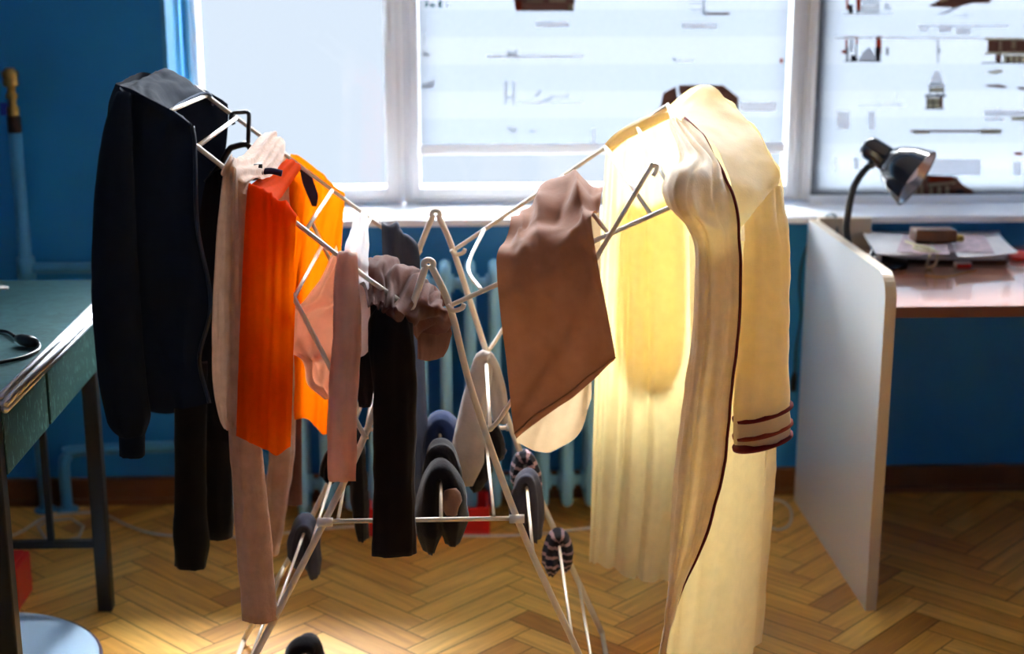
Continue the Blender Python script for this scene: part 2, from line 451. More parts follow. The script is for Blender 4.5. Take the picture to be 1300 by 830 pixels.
slab('ceiling', [(XL-.1, XR+.1, YB-.1, YW+.34, ZC, ZC+.1)], M['ceiling'])
slab('wall_rear', [(XL, XR, YB-.2, YB, 0, ZC)], M['room_wall'])
slab('baseboard_back', [(XL, XR, YW-.022, YW-.001, 0, .075), (XL, XR, YW-.034, YW-.022, 0, .018)], M['basewood'])
slab('trim_1', [(WX0-.03, WX1+.03, YW-.065, YG+.02, WZ0-.02, WZ0)], M['sill'], bevel=.004)      # window sill
trim = bpy.data.objects['trim_1']
# reveal lining (left edge lit by the window, put into a lighter blue)
slab('trim_2', [(WX0, WX0+.012, YW-.004, YG-.02, WZ0, WZ1)], M['pipe'])
def window(name, x0, x1, sash=True):
    e = bpy.data.objects.new(name, None); COL.objects.link(e); e.location = ((x0+x1)/2, YG, WZ0); e['kind'] = 'structure'
    bm = bmesh.new(); z0, z1 = WZ0+.002, WZ1; fw = .027
    for b in ((x0, x0+fw, YG-.03, YG+.05, z0, z1), (x1-fw, x1, YG-.03, YG+.05, z0, z1), (x0+fw, x1-fw, YG-.03, YG+.05, z0, z0+fw), (x0+fw, x1-fw, YG-.03, YG+.05, z1-fw, z1)):
        box(bm, *b)
    finish('window_frame', bm, M['white'], e, smooth=False, bevel=.004)
    bm = bmesh.new(); a0, a1, c0, c1 = x0+fw-.008, x1-fw+.008, z0+fw-.008, z1-fw+.008; s = .029
    for b in ((a0, a0+s, YG-.05, YG+.02, c0, c1), (a1-s, a1, YG-.05, YG+.02, c0, c1), (a0+s, a1-s, YG-.05, YG+.02, c0, c0+s), (a0+s, a1-s, YG-.05, YG+.02, c1-s, c1)):
        box(bm, *b)
    finish('window_sash', bm, M['white'], e, smooth=False, bevel=.005)
    bm = bmesh.new(); box(bm, a0+s-.005, a1-s+.005, YG-.01, YG-.002, c0+s-.005, c1-s+.005)
    finish('window_pane', bm, M['glass'], e, smooth=False)
    bm = bmesh.new(); box(bm, a0+s, a1-s, YG-.045, YG+.02, 1.535, 1.60); finish('added_transom_bar', bm, M['white'], e, smooth=False, bevel=.004)  # unseen transom, added so sky light enters above the blinds
    return e
WB1, WB2 = P(512, 190, YG)[0], P(1015, 190, YG)[0]
window('window_1', WX0+.014, WB1-.001)
window('window_2', WB1+.001, WB2-.001)
window('window_3', WB2+.001, WX1)
bm = bmesh.new()                                        # handle on the left window
hx = WB1-.03
box(bm, hx-.012, hx+.012, YG-.062, YG-.05, 1.36, 1.44); box(bm, hx-.008, hx+.008, YG-.09, YG-.062, 1.385, 1.415); box(bm, hx-.009, hx+.009, YG-.1, YG-.085, 1.28, 1.415)
finish('handle', bm, M['white'], bpy.data.objects['window_1'], bevel=.003, smooth=False)
# pull cord pipe at the reveal
bpipe = obj_tube('trim_3', [(WX0+.05, YW+.08, WZ0), (WX0+.05, YW+.08, WZ1)], .011, M['pipe']); struct(bpipe)
# ------------------------------------------------------------------ blinds
BY = 4.135
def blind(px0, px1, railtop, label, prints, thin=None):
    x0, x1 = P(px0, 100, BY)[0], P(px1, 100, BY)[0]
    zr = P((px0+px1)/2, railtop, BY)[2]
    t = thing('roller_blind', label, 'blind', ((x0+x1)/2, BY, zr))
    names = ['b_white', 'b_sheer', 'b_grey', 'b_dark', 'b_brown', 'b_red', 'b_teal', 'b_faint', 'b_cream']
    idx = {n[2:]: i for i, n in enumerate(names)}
    bm = bmesh.new(); ztop = 1.50; z = zr+.002; k = 0  # fabric stops below the added transom, leaving upper glass clear for light
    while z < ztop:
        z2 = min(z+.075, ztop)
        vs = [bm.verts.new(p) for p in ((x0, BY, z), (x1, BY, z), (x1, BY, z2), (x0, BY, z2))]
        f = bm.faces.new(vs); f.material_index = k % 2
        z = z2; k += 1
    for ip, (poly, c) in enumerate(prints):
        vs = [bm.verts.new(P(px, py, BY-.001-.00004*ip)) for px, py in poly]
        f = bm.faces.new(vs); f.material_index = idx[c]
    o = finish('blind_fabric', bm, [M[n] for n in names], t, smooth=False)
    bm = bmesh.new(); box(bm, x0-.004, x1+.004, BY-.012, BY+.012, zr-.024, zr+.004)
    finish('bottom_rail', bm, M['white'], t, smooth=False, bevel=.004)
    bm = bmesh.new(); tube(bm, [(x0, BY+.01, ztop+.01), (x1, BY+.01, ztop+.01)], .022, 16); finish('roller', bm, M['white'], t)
    return t
def R_(x0, y0, x1, y1, c): return ([(x0, y0), (x1, y0), (x1, y1), (x0, y1)], c)
def Q_(c, *pts): return (list(pts), c)
mid = [Q_('brown', (650, -12), (731, -12), (728, 14), (655, 14)), R_(655, 1, 662, 13, 'red'), R_(668, 1, 690, 3, 'cream'), R_(697, -1, 718, 3, 'cream'), R_(722, 5, 727, 12, 'cream'),
       R_(540, 1, 543, 9, 'teal'), R_(546, 5, 552, 9, 'teal'), R_(557, 0, 561, 10, 'teal'), R_(566, 5, 569, 9, 'grey'),
       R_(680, 28, 722, 34, 'faint'), R_(538, 42, 539, 72, 'faint'), Q_('grey', (537, 72), (538, 64), (542, 67), (547, 71)),
       R_(644, 64, 646, 75, 'grey'), R_(654, 63, 656, 75, 'grey'), R_(646, 66, 654, 70, 'grey'), R_(618, 70, 740, 73, 'faint'),
       Q_('grey', (536, 113), (536, 104), (541, 107), (552, 101), (550, 111)), R_(641, 103, 643, 134, 'grey'), R_(651, 103, 653, 134, 'grey'), R_(643, 123, 651, 125, 'grey'),
       Q_('grey', (679, 122), (687, 114), (688, 116), (681, 124)), Q_('grey', (680, 132), (700, 123), (702, 125), (681, 133)), R_(700, 122, 722, 123, 'grey'), R_(721, 118, 722, 126, 'grey'), R_(655, 130, 740, 131, 'faint'),
       Q_('grey', (642, 162), (656, 163), (653, 169), (648, 166)), R_(672, 166, 680, 168, 'grey'), R_(752, 163, 756, 182, 'faint'),
       R_(873, 3, 892, 4, 'grey'), R_(873, 12, 892, 13, 'grey'), R_(892, 0, 895, 19, 'grey'), R_(895, 16, 926, 19, 'brown'), R_(866, 30, 910, 36, 'faint'),
       Q_('grey', (853, 73), (858, 74), (859, 78), (855, 77)), R_(862, 76, 880, 78, 'faint'), R_(990, 74, 994, 80, 'red'),
       Q_('brown', (838, 138), (842, 118), (858, 110), (862, 138)), Q_('brown', (905, 108), (918, 108), (938, 124), (937, 139), (900, 139)), R_(940, 130, 985, 141, 'faint'), R_(862, 108, 905, 120, 'brown')]
rgt = [R_(1074, -6, 1077, 12, 'red'), R_(1077, 6, 1083, 18, 'dark'), R_(1087, -6, 1093, 14, 'red'), R_(1088, 12, 1091, 18, 'dark')]
for i in range(5): rgt += [R_(1095+i*4.6, 7, 1097+i*4.6, 18, 'dark'), R_(1095+i*4.6, 3, 1098.5+i*4.6, 6, 'grey')]
rgt += [R_(1094, 0, 1116, 2, 'grey'), R_(1122, 10, 1132, 12, 'grey'), R_(1124, 4, 1128, 9, 'grey'), R_(1070, 17, 1134, 18, 'faint'),
        Q_('brown', (1178, 8), (1200, -4), (1262, -4), (1256, 4), (1234, 4), (1212, 10)), Q_('cream', (1192, -2), (1206, -6), (1204, 0), (1194, 3)), Q_('grey', (1210, 10), (1224, 6), (1200, 18), (1190, 19)),
        R_(1215, 19, 1230, 20, 'grey'), R_(1165, 32, 1280, 34, 'faint'), R_(1192, 34, 1208, 40, 'faint'), R_(1214, 36, 1232, 44, 'faint'), R_(1168, 34, 1178, 40, 'faint'),
        R_(1073, 46, 1076, 62, 'red'), R_(1074, 60, 1077, 78, 'dark'), R_(1077, 46, 1086, 48, 'dark'), R_(1079, 50, 1083, 66, 'grey'), R_(1080, 70, 1088, 78, 'dark'), R_(1086, 46, 1089, 56, 'red'), R_(1086, 55, 1088, 74, 'dark'),
        Q_('grey', (1089, 78), (1096, 66), (1104, 60), (1110, 70), (1112, 78)), R_(1112, 46, 1119, 68, 'red'), R_(1111, 60, 1118, 78, 'dark'), R_(1125, 60, 1128, 70, 'dark'), R_(1069, 63, 1074, 68, 'red'), R_(1071, 77, 1119, 78.5, 'dark'),
        R_(1190, 48, 1191.5, 80, 'dark'), R_(1191, 62, 1194, 66, 'grey'), R_(1060, 47, 1250, 49, 'faint'),
        Q_('faint', (1180, 107), (1187, 90), (1192, 90), (1198, 107)), R_(1179, 107, 1199, 109, 'dark'), R_(1180, 109, 1182, 119, 'dark'), R_(1189, 109, 1191, 120, 'dark'), R_(1197, 109, 1198.5, 119, 'dark'), R_(1182, 111, 1197, 117, 'cream'),
        R_(1174, 120, 1201, 123, 'dark'), R_(1176, 123, 1178, 138, 'dark'), R_(1178, 124, 1193, 137, 'cream'), R_(1184, 124, 1185.5, 137, 'dark'), R_(1193, 123, 1197, 138, 'brown'), R_(1178, 129, 1194, 130.5, 'dark'), R_(1174, 137, 1199, 138.5, 'dark'),
        R_(1036, 128, 1037, 136, 'grey'), R_(1115, 125, 1116, 137, 'grey'), R_(1137, 118, 1137.8, 137, 'faint'), R_(1090, 133, 1150, 134, 'faint'),
        R_(1250, 48, 1300, 51, 'cream'), R_(1254, 51, 1310, 66, 'brown'), R_(1268, 52, 1272, 64, 'cream'), R_(1284, 52, 1290, 62, 'cream'), R_(1250, 66, 1310, 69, 'cream'), R_(1264, 69, 1271, 80, 'brown'), R_(1274, 70, 1310, 80, 'cream'),
        R_(1278, 72, 1282, 80, 'brown'), R_(1286, 72, 1289, 80, 'brown'), R_(1293, 72, 1296, 80, 'brown'), R_(1246, 79, 1310, 80.5, 'dark'), Q_('cream', (1250, 92), (1270, 88), (1275, 91), (1262, 94)),
        Q_('brown', (1249, 108), (1268, 107), (1280, 110), (1275, 112), (1255, 110)), Q_('brown', (1290, 111), (1310, 110), (1310, 114), (1295, 114)),
        R_(1250, 140, 1310, 147, 'faint'), R_(1265, 138, 1267, 150, 'faint'), R_(1250, 150, 1275, 153, 'faint'), R_(1284, 148, 1310, 153, 'cream'),
        R_(1063, 142, 1078, 164, 'faint'), R_(1103, 142, 1110, 164, 'faint'), R_(1156, 165, 1272, 168, 'brown'), R_(1245, 164, 1270, 170, 'cream'), R_(1160, 167, 1180, 170, 'cream'),
        R_(1180, 202, 1245, 222, 'faint'), R_(1288, 193, 1298, 197, 'red'), R_(1060, 200, 1062, 218, 'faint'), R_(1084, 200, 1090, 214, 'faint'), R_(1286, 205, 1296, 222, 'faint'),
        Q_('brown', (1150, 247), (1162, 230), (1176, 222), (1214, 224), (1222, 234), (1236, 242), (1234, 248), (1150, 248)), Q_('red', (1178, 225), (1208, 223), (1212, 229), (1179, 232)), Q_('cream', (1178, 233), (1212, 230), (1213, 233), (1179, 237)),
        R_(1160, 236, 1165, 246, 'cream'), R_(1168, 234, 1172, 246, 'cream'), R_(1180, 238, 1184, 247, 'cream'), R_(1190, 237, 1195, 247, 'cream'), R_(1200, 236, 1205, 247, 'cream'), R_(1152, 242, 1158, 246, 'grey'), R_(1214, 240, 1224, 246, 'dark')]
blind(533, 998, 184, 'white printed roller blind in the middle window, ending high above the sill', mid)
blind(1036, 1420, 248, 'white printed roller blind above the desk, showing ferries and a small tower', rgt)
# ------------------------------------------------------------------ radiator + pipes
RY = 3.805
rad = thing('radiator', 'light blue column radiator under the window behind the drying rack', 'radiator', (.02, RY, 0))
NS, PITCHR, RX0 = 14, .0655, -.405
for i in range(NS):
    x = RX0+i*PITCHR; bm = bmesh.new()
    for y, w in ((RY-.052, .0165), (RY+.045, .0165)):
        pts = smooth_path([(x, RY, .055), (x, y*.8+RY*.2, .058), (x, y, .1), (x, y, .38), (x, y, .655), (x, y*.8+RY*.2, .705), (x, RY, .712)], 5)
        tube(bm, pts, w, 10)
    box(bm, x-.006, x+.006, RY-.045, RY+.04, .1, .66)
    tube(bm, [(x-.024, RY, .665), (x+.024, RY, .665)], .026, 12); tube(bm, [(x-.024, RY, .105), (x+.024, RY, .105)], .026, 12)
    finish('radiator_section', bm, M['radiator'], rad)
obj_tube('header_pipe', [(RX0-.03, RY, .665), (RX0+NS*PITCHR, RY, .665)], .016, M['radiator'], rad, 12)
obj_tube('header_pipe', [(RX0-.03, RY, .105), (RX0+NS*PITCHR, RY, .105)], .016, M['radiator'], rad, 12)
for x in (RX0, RX0+(NS-1)*PITCHR):
    for s in (-.04, .04):
        bm = bmesh.new(); tube(bm, [(x, RY+s, 0), (x, RY+s, .1)], [.017, .013], 10); finish('foot', bm, M['radiator'], rad)
PYp = 3.905
def pr(px, py): return P(px, py, PYp)
v0, v1 = pr(20, 168), pr(47, 345); xm = (pr(28, 250)[0])
riser_x = pr(30, 300)[0]
hp = thing('heating_pipe', 'blue painted riser pipe with a brass valve on the left wall', 'pipe', (riser_x, PYp, 0))
obj_tube('riser', [(riser_x, PYp, 0), (riser_x, PYp, pr(20, 168)[2])], .0175, M['pipe'], hp, 14)
zh = pr(80, 340)[2]
bm = bmesh.new(); tube(bm, smooth_path([(riser_x-.001, PYp, zh), (riser_x+.2, PYp, zh), (-.55, PYp, zh-.005), (-.48, PYp-.03, .68), (RX0-.03, RY, .665)], 5), .0155, 12); finish('branch', bm, M['pipe'], hp)
bm = bmesh.new()
lathe(bm, [(0, -.03), (.024, -.03), (.024, .03), (0, .03)], (riser_x, PYp, zh), seg=16)
finish('tee_joint', bm, M['pipe'], hp)
zt = pr(20, 168)[2]
bm = bmesh.new()
lathe(bm, [(0, 0), (.0175, 0), (.0185, .002), (.0185, .04), (.016, .042), (0, .042)], (riser_x, PYp, zt), seg=8)
finish('threaded_union', bm, M['dark_brass'], hp)
bm = bmesh.new()
lathe(bm, [(0, .04), (.013, .04), (.016, .046), (.016, .066), (.011, .07), (.011, .085), (.0155, .09), (.0155, .1), (.011, .104), (.011, .118), (.02, .122), (.02, .138), (.018, .141), (.0205, .144), (.0205, .158), (.014, .163), (.012, .168), (0, .168)], (riser_x, PYp, zt), seg=16)
finish('valve', bm, M['brass'], hp)
bm = bmesh.new(); box(bm, riser_x-.032, riser_x-.014, PYp-.006, PYp+.006, zt+.045, zt+.078); finish('valve_lever', bm, M['valve_blue'], hp, bevel=.002)
bm = bmesh.new(); tube(bm, [(riser_x, PYp, .55), (riser_x, YW-.001, .55)], .006, 8); tube(bm, [(riser_x-.02, PYp, .55), (riser_x+.02, PYp, .55)], .004, 8); finish('bracket', bm, M['pipe'], hp)
lp = thing('heating_pipe', 'low blue return pipe bending down to the floor left of the radiator', 'pipe', (pr(82, 600)[0], PYp, 0))
xa = pr(82, 600)[0]; zl = pr(150, 571)[2]
obj_tube('return_run', [(xa, PYp, 0), (xa, PYp, zl-.05), (xa+.012, PYp, zl-.015), (xa+.05, PYp, zl), (-.6, PYp, zl), (-.46, RY+.02, .107), (RX0-.03, RY, .105)], .0165, M['pipe'], lp, 12, smoothn=5)
for (xx, pa) in ((xa, lp), (riser_x, hp)):
    bm = bmesh.new(); lathe(bm, [(.0165, 0), (.032, 0), (.03, .006), (.0165, .008)], (xx, PYp, .001), seg=16); finish('floor_collar', bm, M['pipe'], pa)
# ================================================================== DRYING RACK
YN, YF = 2.53, 3.05
rack = thing('drying_rack', 'white wire folding laundry airer with two raised wings in the middle', 'drying rack', (-.05, 2.79, 0))
TR = .0055
def Pn(x, y): return P(x, y, YN)
def Pf(x, y): return P(x, y, YF)
def to_floor(a, b, z=.008):
    """continue the line a->b down to height z"""
    t = (z-b[2])/(b[2]-a[2]); return b+(b-a)*t
nr = [Pn(547, 336), Pn(572, 392), Pn(600, 499), Pn(658, 662), Pn(735, 830)]; nr.append(to_floor(nr[-2], nr[-1]))
nl = [Pn(541, 336), Pn(522, 392), Pn(465, 548), Pn(413, 660), Pn(325, 830)]; nl.append(to_floor(nl[-2], nl[-1]))
fr = [Pf(556, 272), Pf(577, 322), Pf(619, 451), Pf(664, 582), Pf(768, 812)]; fr[-1] = to_floor(fr[-2], fr[-1])
fl = [Pf(550, 272), Pf(530, 322), Pf(480, 452), Pf(413, 622), Pf(312, 808)]; fl[-1] = to_floor(fl[-2], fl[-1])
def loop_pts(c, r, Y, a0=200, a1=-20):
    return [np.array([c[0]+r*math.cos(math.radians(a)), Y, c[2]+r*math.sin(math.radians(a))]) for a in np.linspace(a0, a1, 7)]
for R, Lg, Y in ((nr, nl, YN), (fr, fl, YF)):
    obj_tube('leg', smooth_path(R, 6), TR*1.15, M['wire'], rack)
    obj_tube('leg', smooth_path(Lg, 6), TR*1.15, M['wire'], rack)
    c = (R[0]+Lg[0])/2
    obj_tube('pivot_loop', loop_pts(c, .0085, Y), TR, M['wire'], rack, 8, smoothn=3)
def at_z(poly, z):
    for a, b in zip(poly, poly[1:]):
        if (a[2]-z)*(b[2]-z) <= 0:
            t = (z-a[2])/(b[2]-a[2]); return a+(b-a)*t
    return poly[-1]
# feet bars along the floor, depth bars of the leg ladders
BR = .0034
def rod(name, a, b, r=BR): return obj_tube(name, [a, b], r, M['wire'], rack)
leg_bars_R = [Pn(680, 703)[2], Pn(728, 812)[2], Pn(762, 880)[2]]
leg_bars_L = [Pn(394, 700)[2], Pn(345, 795)[2], Pn(310, 860)[2]]
barR = []; barL = []
for z in leg_bars_R: a, b = at_z(nr, z), at_z(fr, z); rod('leg_bar', a, b); barR.append((a, b))
for z in leg_bars_L: a, b = at_z(nl, z), at_z(fl, z); rod('leg_bar', a, b); barL.append((a, b))
obj_tube('foot_bar', [nr[-1], fr[-1]], TR, M['wire'], rack); obj_tube('foot_bar', [nl[-1], fl[-1]], TR, M['wire'], rack)
# middle shelf frame
zs = .502
sa, sb, sc_, sd = at_z(nl, zs), at_z(nr, zs), at_z(fr, zs), at_z(fl, zs)
yo = np.array([0, .009, 0])
obj_tube('shelf_rail', [sa-yo, sb-yo], TR*.85, M['wire'], rack); obj_tube('shelf_rail', [sd+yo, sc_+yo], TR*.85, M['wire'], rack)
shelf_bars = []
for px in (430, 495, 560, 627):
    x = P(px, 660, YN)[0]; a = np.array([x, YN-.009, zs+.005]); b = np.array([x-.004, YF+.009, zs+.005]); rod('shelf_bar', a, b); shelf_bars.append((a, b))
for q, Y in ((sa, YN-.012), (sb, YN-.012), (sc_, YF+.012), (sd, YF+.012)):
    bm = bmesh.new(); tube(bm, [(q[0]-.014, Y, zs), (q[0]+.014, Y, zs)], .0085, 10); finish('clip', bm, M['plastic_white'], rack)
# braces (hooked wire struts that prop the wings)
brace_R = [Pn(622, 543), Pn(648, 508), Pn(755, 328), Pn(822, 216)]
hook = [Pn(826, 210), Pn(832, 209), Pn(832, 215), Pn(828, 222)]
o_ = np.array([0, -.012, 0])
obj_tube('brace', [p+o_ for p in brace_R+hook], TR*.8, M['wire'], rack, 8, smoothn=4)
obj_tube('brace', [Pf(617, 452)-o_, Pf(640, 418)-o_, Pf(700, 320)-o_, Pf(745, 246)-o_], TR*.8, M['wire'], rack, 8, smoothn=4)
brace_L = [Pn(466, 550), Pn(460, 545), Pn(410, 445), Pn(374, 376), Pn(360, 350)]
obj_tube('brace', [p+o_ for p in brace_L], TR*.8, M['wire'], rack, 8, smoothn=4)
obj_tube('brace', [Pf(480, 452)-o_, Pf(450, 395)-o_, Pf(409, 312)-o_, Pf(396, 285)-o_], TR*.8, M['wire'], rack, 8, smoothn=4)
rod('brace_bar', Pn(374, 376)+o_, Pf(409, 312)-o_, .004)
ba, bb = Pn(622, 543)+o_, Pf(617, 452)-o_
rod('brace_bar', ba, bb, .004)
rod('brace_bar', Pn(465, 548)+o_, Pf(480, 452)-o_, .004)
# wings: rails, end bar, cross bars
WNR = [Pn(573, 387), Pn(700, 330), Pn(840, 268), Pn(888, 247)]
WFR = [Pf(577, 317), Pf(700, 234), Pf(770, 186), Pf(850, 132)]
WNL = [Pn(521, 391), Pn(470, 356), Pn(360, 271), Pn(250, 186), Pn(182, 134)]
WFL = [Pf(531, 321), Pf(480, 285), Pf(400, 225), Pf(322, 166), Pf(246, 109)]
def along(poly, t):
    poly = np.array(poly); d = np.r_[0, np.cumsum(np.linalg.norm(np.diff(poly, axis=0), axis=1))]; s = t*d[-1]
    return np.array([np.interp(s, d, poly[:, k]) for k in range(3)])
for poly in (WNR, WFR, WNL, WFL): obj_tube('wing_rail', poly, TR*.8, M['wire'], rack)
def at_x(poly, px, Y):
    x = P(px, 300, Y)[0]; pts = sorted([tuple(p) for p in poly]); xs = [p[0] for p in pts]
    return np.array([np.interp(P(px, 300, Y)[0], xs, [p[k] for p in pts]) if k else x for k in range(3)])
def at_px(poly, px):
    best = None
    for t in np.linspace(0, 1, 400):
        q = along(poly, t); v = q-_o; x = 650+FPX*(v@_r)/(v@_f)
        if best is None or abs(x-px) < best[0]: best = (abs(x-px), q)
    return best[1]
for A, B, prs in ((WNR, WFR, [(773, 715), (827, 769), (862, 808), (886, 848)]), (WNL, WFL, [(437, 470), (388, 422), (250, 300), (200, 262)])):
    for na, fb in prs:
        rod('wing_bar', at_px(A, na), at_px(B, fb), .0042)
# the front-most bar of the right wing is bent
obj_tube('wing_bar', [along(WNR, .125), along(WNR, .125)*.65+along(WFR, .125)*.35+np.array([-.025, 0, .004]), along(WFR, .14)], .0042, M['wire'], rack, 8, smoothn=8)
for p, Y, s in ((Pn(572, 388), YN-.012, 1), (Pf(576, 318), YF-.012, 1), (Pn(522, 392), YN+.01, -1), (Pf(531, 321), YF+.01, -1)):
    a = np.array([p[0], Y, p[2]]); obj_tube('hinge_hook', [a+(-.006*s, 0, .004), a+(.004*s, 0, -.006), a+(.02*s, 0, -.002), a+(.024*s, 0, .006)], TR*.8, M['wire'], rack, 8, smoothn=4)
# ================================================================== CLOTHES
def mpp(y, Y):
    return abs(P(651, y, Y)[0]-P(650, y, Y)[0])
def W_(pxs, y, Y): return [w*mpp(y, Y) for w in pxs]
def row(Y, *pts):
    """points (x, y) or (x, y, Y)"""
    return [P(*(p if len(p) == 3 else (*p, Y))) for p in pts]
# ---- navy hoodie over the end of the left wing
t = thing('hoodie', 'navy zip-up hoodie hung over the far left end of the airer', 'hoodie', tuple(P(190, 150, 2.7)))
rows = [row(2.5, (243, 160, 2.505), (222, 143), (195, 128), (166, 113, 2.53), (153, 106, 2.68), (188, 93, 3.02), (240, 106, 3.08), (289, 133, 3.1)),
        row(2.485, (246, 192, 2.5), (215, 192), (180, 190), (148, 172, 2.52), (140, 150, 2.74), (180, 160, 3.06), (240, 160, 3.12), (289, 172, 3.12)),
        row(2.48, (250, 285), (215, 300), (178, 300), (138, 290, 2.52), (132, 270, 2.78), (165, 300, 3.07), (230, 300, 3.12), (281, 240, 3.12)),
        row(2.48, (267, 385), (218, 400), (176, 400), (140, 400, 2.52), (134, 380, 2.78), (165, 420, 3.07), (225, 420, 3.12), (276, 330, 3.12)),
        row(2.48, (252, 455, 2.475), (220, 460), (182, 460), (148, 460, 2.52), (140, 440, 2.78), (168, 470, 3.07), (225, 480, 3.12), (272, 420, 3.12)),
        row(2.48, (265, 510), (226, 518), (190, 518), (152, 514, 2.52), (146, 495, 2.78), (170, 515, 3.07), (225, 525, 3.12), (270, 480, 3.12))]
body, g = drape('hoodie_body', rows, M['hoodie'], t, nu=90, nv=10, amp=.008, fu=7, seed=1, ridge=(.008, 6, 1.5, 1.2))
zz = [v+np.array([.002, -.003, 0]) for v in g[:, 0]]
obj_tube('zip', zz, .0035, M['zip'], t, 6)
rows = [row(2.5, (152, 112, 2.54), (185, 128), (215, 144), (243, 157, 2.5)),
        row(2.7, (156, 104, 2.68), (174, 106), (194, 117), (222, 139, 2.74)),
        row(2.9, (182, 96), (196, 95), (218, 106), (247, 123, 2.95)),
        row(3.04, (200, 91), (215, 89), (240, 103), (266, 121)),
        row(3.12, (198, 104), (215, 104), (240, 116), (272, 132))]
hood, gh = drape('hood', rows, M['hoodie'], t, nu=36, nv=12, amp=.006, fu=4, fv=3, seed=2)
obj_tube('neck_seam', [v+np.array([0, -.002, .002]) for v in gh[:, -1]], .003, M['hoodie_seam'], t, 6)
sl = fabric_tube('sleeve', row(2.46, (158, 120, 2.52), (150, 175, 2.48), (146, 260), (147, 370), (155, 470), (164, 530), (168, 552)), W_([10, 19, 25, 30, 30, 27, 16], 330, 2.46), [.012, .03, .04, .045, .042, .035, .02], (1, 0, 0), M['hoodie'], t, seg=24, seed=1)
fabric_tube('cuff', row(2.46, (168, 546), (169, 578)), W_([16, 15], 560, 2.46), .018, (1, 0, 0), M['hoodie'], sl, seg=20)
# ---- hanger + black trousers
t = thing('clothes_hanger', 'black plastic hanger hooked on the back rail between hoodie and orange top', 'clothes hanger', tuple(P(305, 150, 3.03)))
hy = 3.035
bm = bmesh.new(); tube(bm, smooth_path(row(hy, (297, 158), (293, 150), (296, 144), (306, 142.5), (314, 142.5), (316, 148), (315.5, 165), (315, 183)), 5), .0045, 8); finish('hook', bm, M['black_plastic'], t)
bm = bmesh.new(); tube(bm, smooth_path(row(hy, (262, 232), (280, 209), (291, 190), (298, 186), (312, 183), (318, 188), (327, 200), (346, 224)), 5), .0065, 8)
tube(bm, row(hy, (262, 232), (346, 224)), .005, 8); finish('shoulder_bar', bm, M['black_plastic'], t)
t = thing('trousers', 'long black jersey trousers hanging under the hoodie beside the fleece', 'trousers', tuple(P(262, 230, 2.95)))
rows = [row(2.96, (262, 230), (272, 218), (284, 214), (297, 213)), row(2.95, (254, 270), (268, 268), (282, 268), (294, 268)), row(2.94, (238, 380), (256, 380), (275, 380), (293, 380)), row(2.93, (223, 480), (246, 480), (270, 480), (293, 480)), row(2.93, (222, 560), (246, 560), (270, 560), (293, 560))]
drape('waist_panel', rows, M['trousers_black'], t, nu=20, nv=6, amp=.006, fu=4, seed=5)
fabric_tube('trouser_leg', row(2.92, (243, 460), (242, 560), (243, 650), (243, 690), (243, 719)), W_([20, 21, 21, 21, 20], 600, 2.92), .022, (1, 0, 0), M['trousers_black'], t, seed=3, amp=.005)
fabric_tube('trouser_leg', row(2.95, (276, 460), (277, 560), (278, 682)), W_([17, 17, 16], 600, 2.95), .02, (1, 0, 0), M['trousers_black'], t, seed=4, amp=.005)
# ---- taupe fleece trousers
t = thing('fleece_trousers', 'fuzzy taupe fleece trousers over the left wing beside the orange top', 'trousers', tuple(P(310, 215, 2.7)))
rows = [row(2.5, (282, 225), (295, 236), (312, 250)), row(2.525, (287, 203), (300, 214), (316, 232)), row(2.75, (305, 199), (325, 209), (342, 226)), row(3.045, (338, 169), (350, 176), (362, 196)), row(3.07, (338, 220), (352, 230), (366, 245))]
drape('seat_panel', rows, M['fleece'], t, nu=30, nv=10, amp=.006, fu=4, seed=6, fine=.003, ridge=(.012, 4, 1.5, .6))
rows = [row(2.5, (285, 208), (293, 207), (301, 217)), row(2.48, (275, 300), (288, 298), (303, 300)), row(2.48, (270, 400), (286, 398), (303, 400)), row(2.48, (270, 480), (286, 478), (303, 480)), row(2.485, (277, 525), (287, 528), (302, 522)), row(2.49, (284, 542), (291, 545), (300, 540))]
drape('turned_hem', rows, M['fleece'], t, nu=18, nv=8, amp=.008, fu=4, seed=7, fine=.003)
fabric_tube('trouser_leg', row(2.535, (308, 240), (312, 400), (313, 545), (321, 670), (331, 785)), W_([13, 18, 21, 22, 21.5], 600, 2.53), .022, (1, 0, 0), M['fleece'], t, seg=28, seed=6, amp=.005, n=10)
fabric_tube('trouser_leg', row(3.08, (352, 205), (356, 400), (357, 560), (352, 640), (345, 702)), W_([12, 15, 14, 12.5, 7], 600, 3.08), .02, (1, 0, 0), M['fleece'], t, seg=24, seed=8, amp=.006, n=10)
# dark leggings behind
t = thing('leggings', 'narrow dark leggings leg hanging on the back rail behind the orange top', 'leggings', tuple(P(374, 300, 3.12)))
fabric_tube('leg_tube', row(3.115, (376, 215), (375, 300), (374, 450), (373, 640)), W_([11, 11, 11, 10], 500, 3.11), .012, (1, 0, 0), M['leggings_top'], t, seed=9)
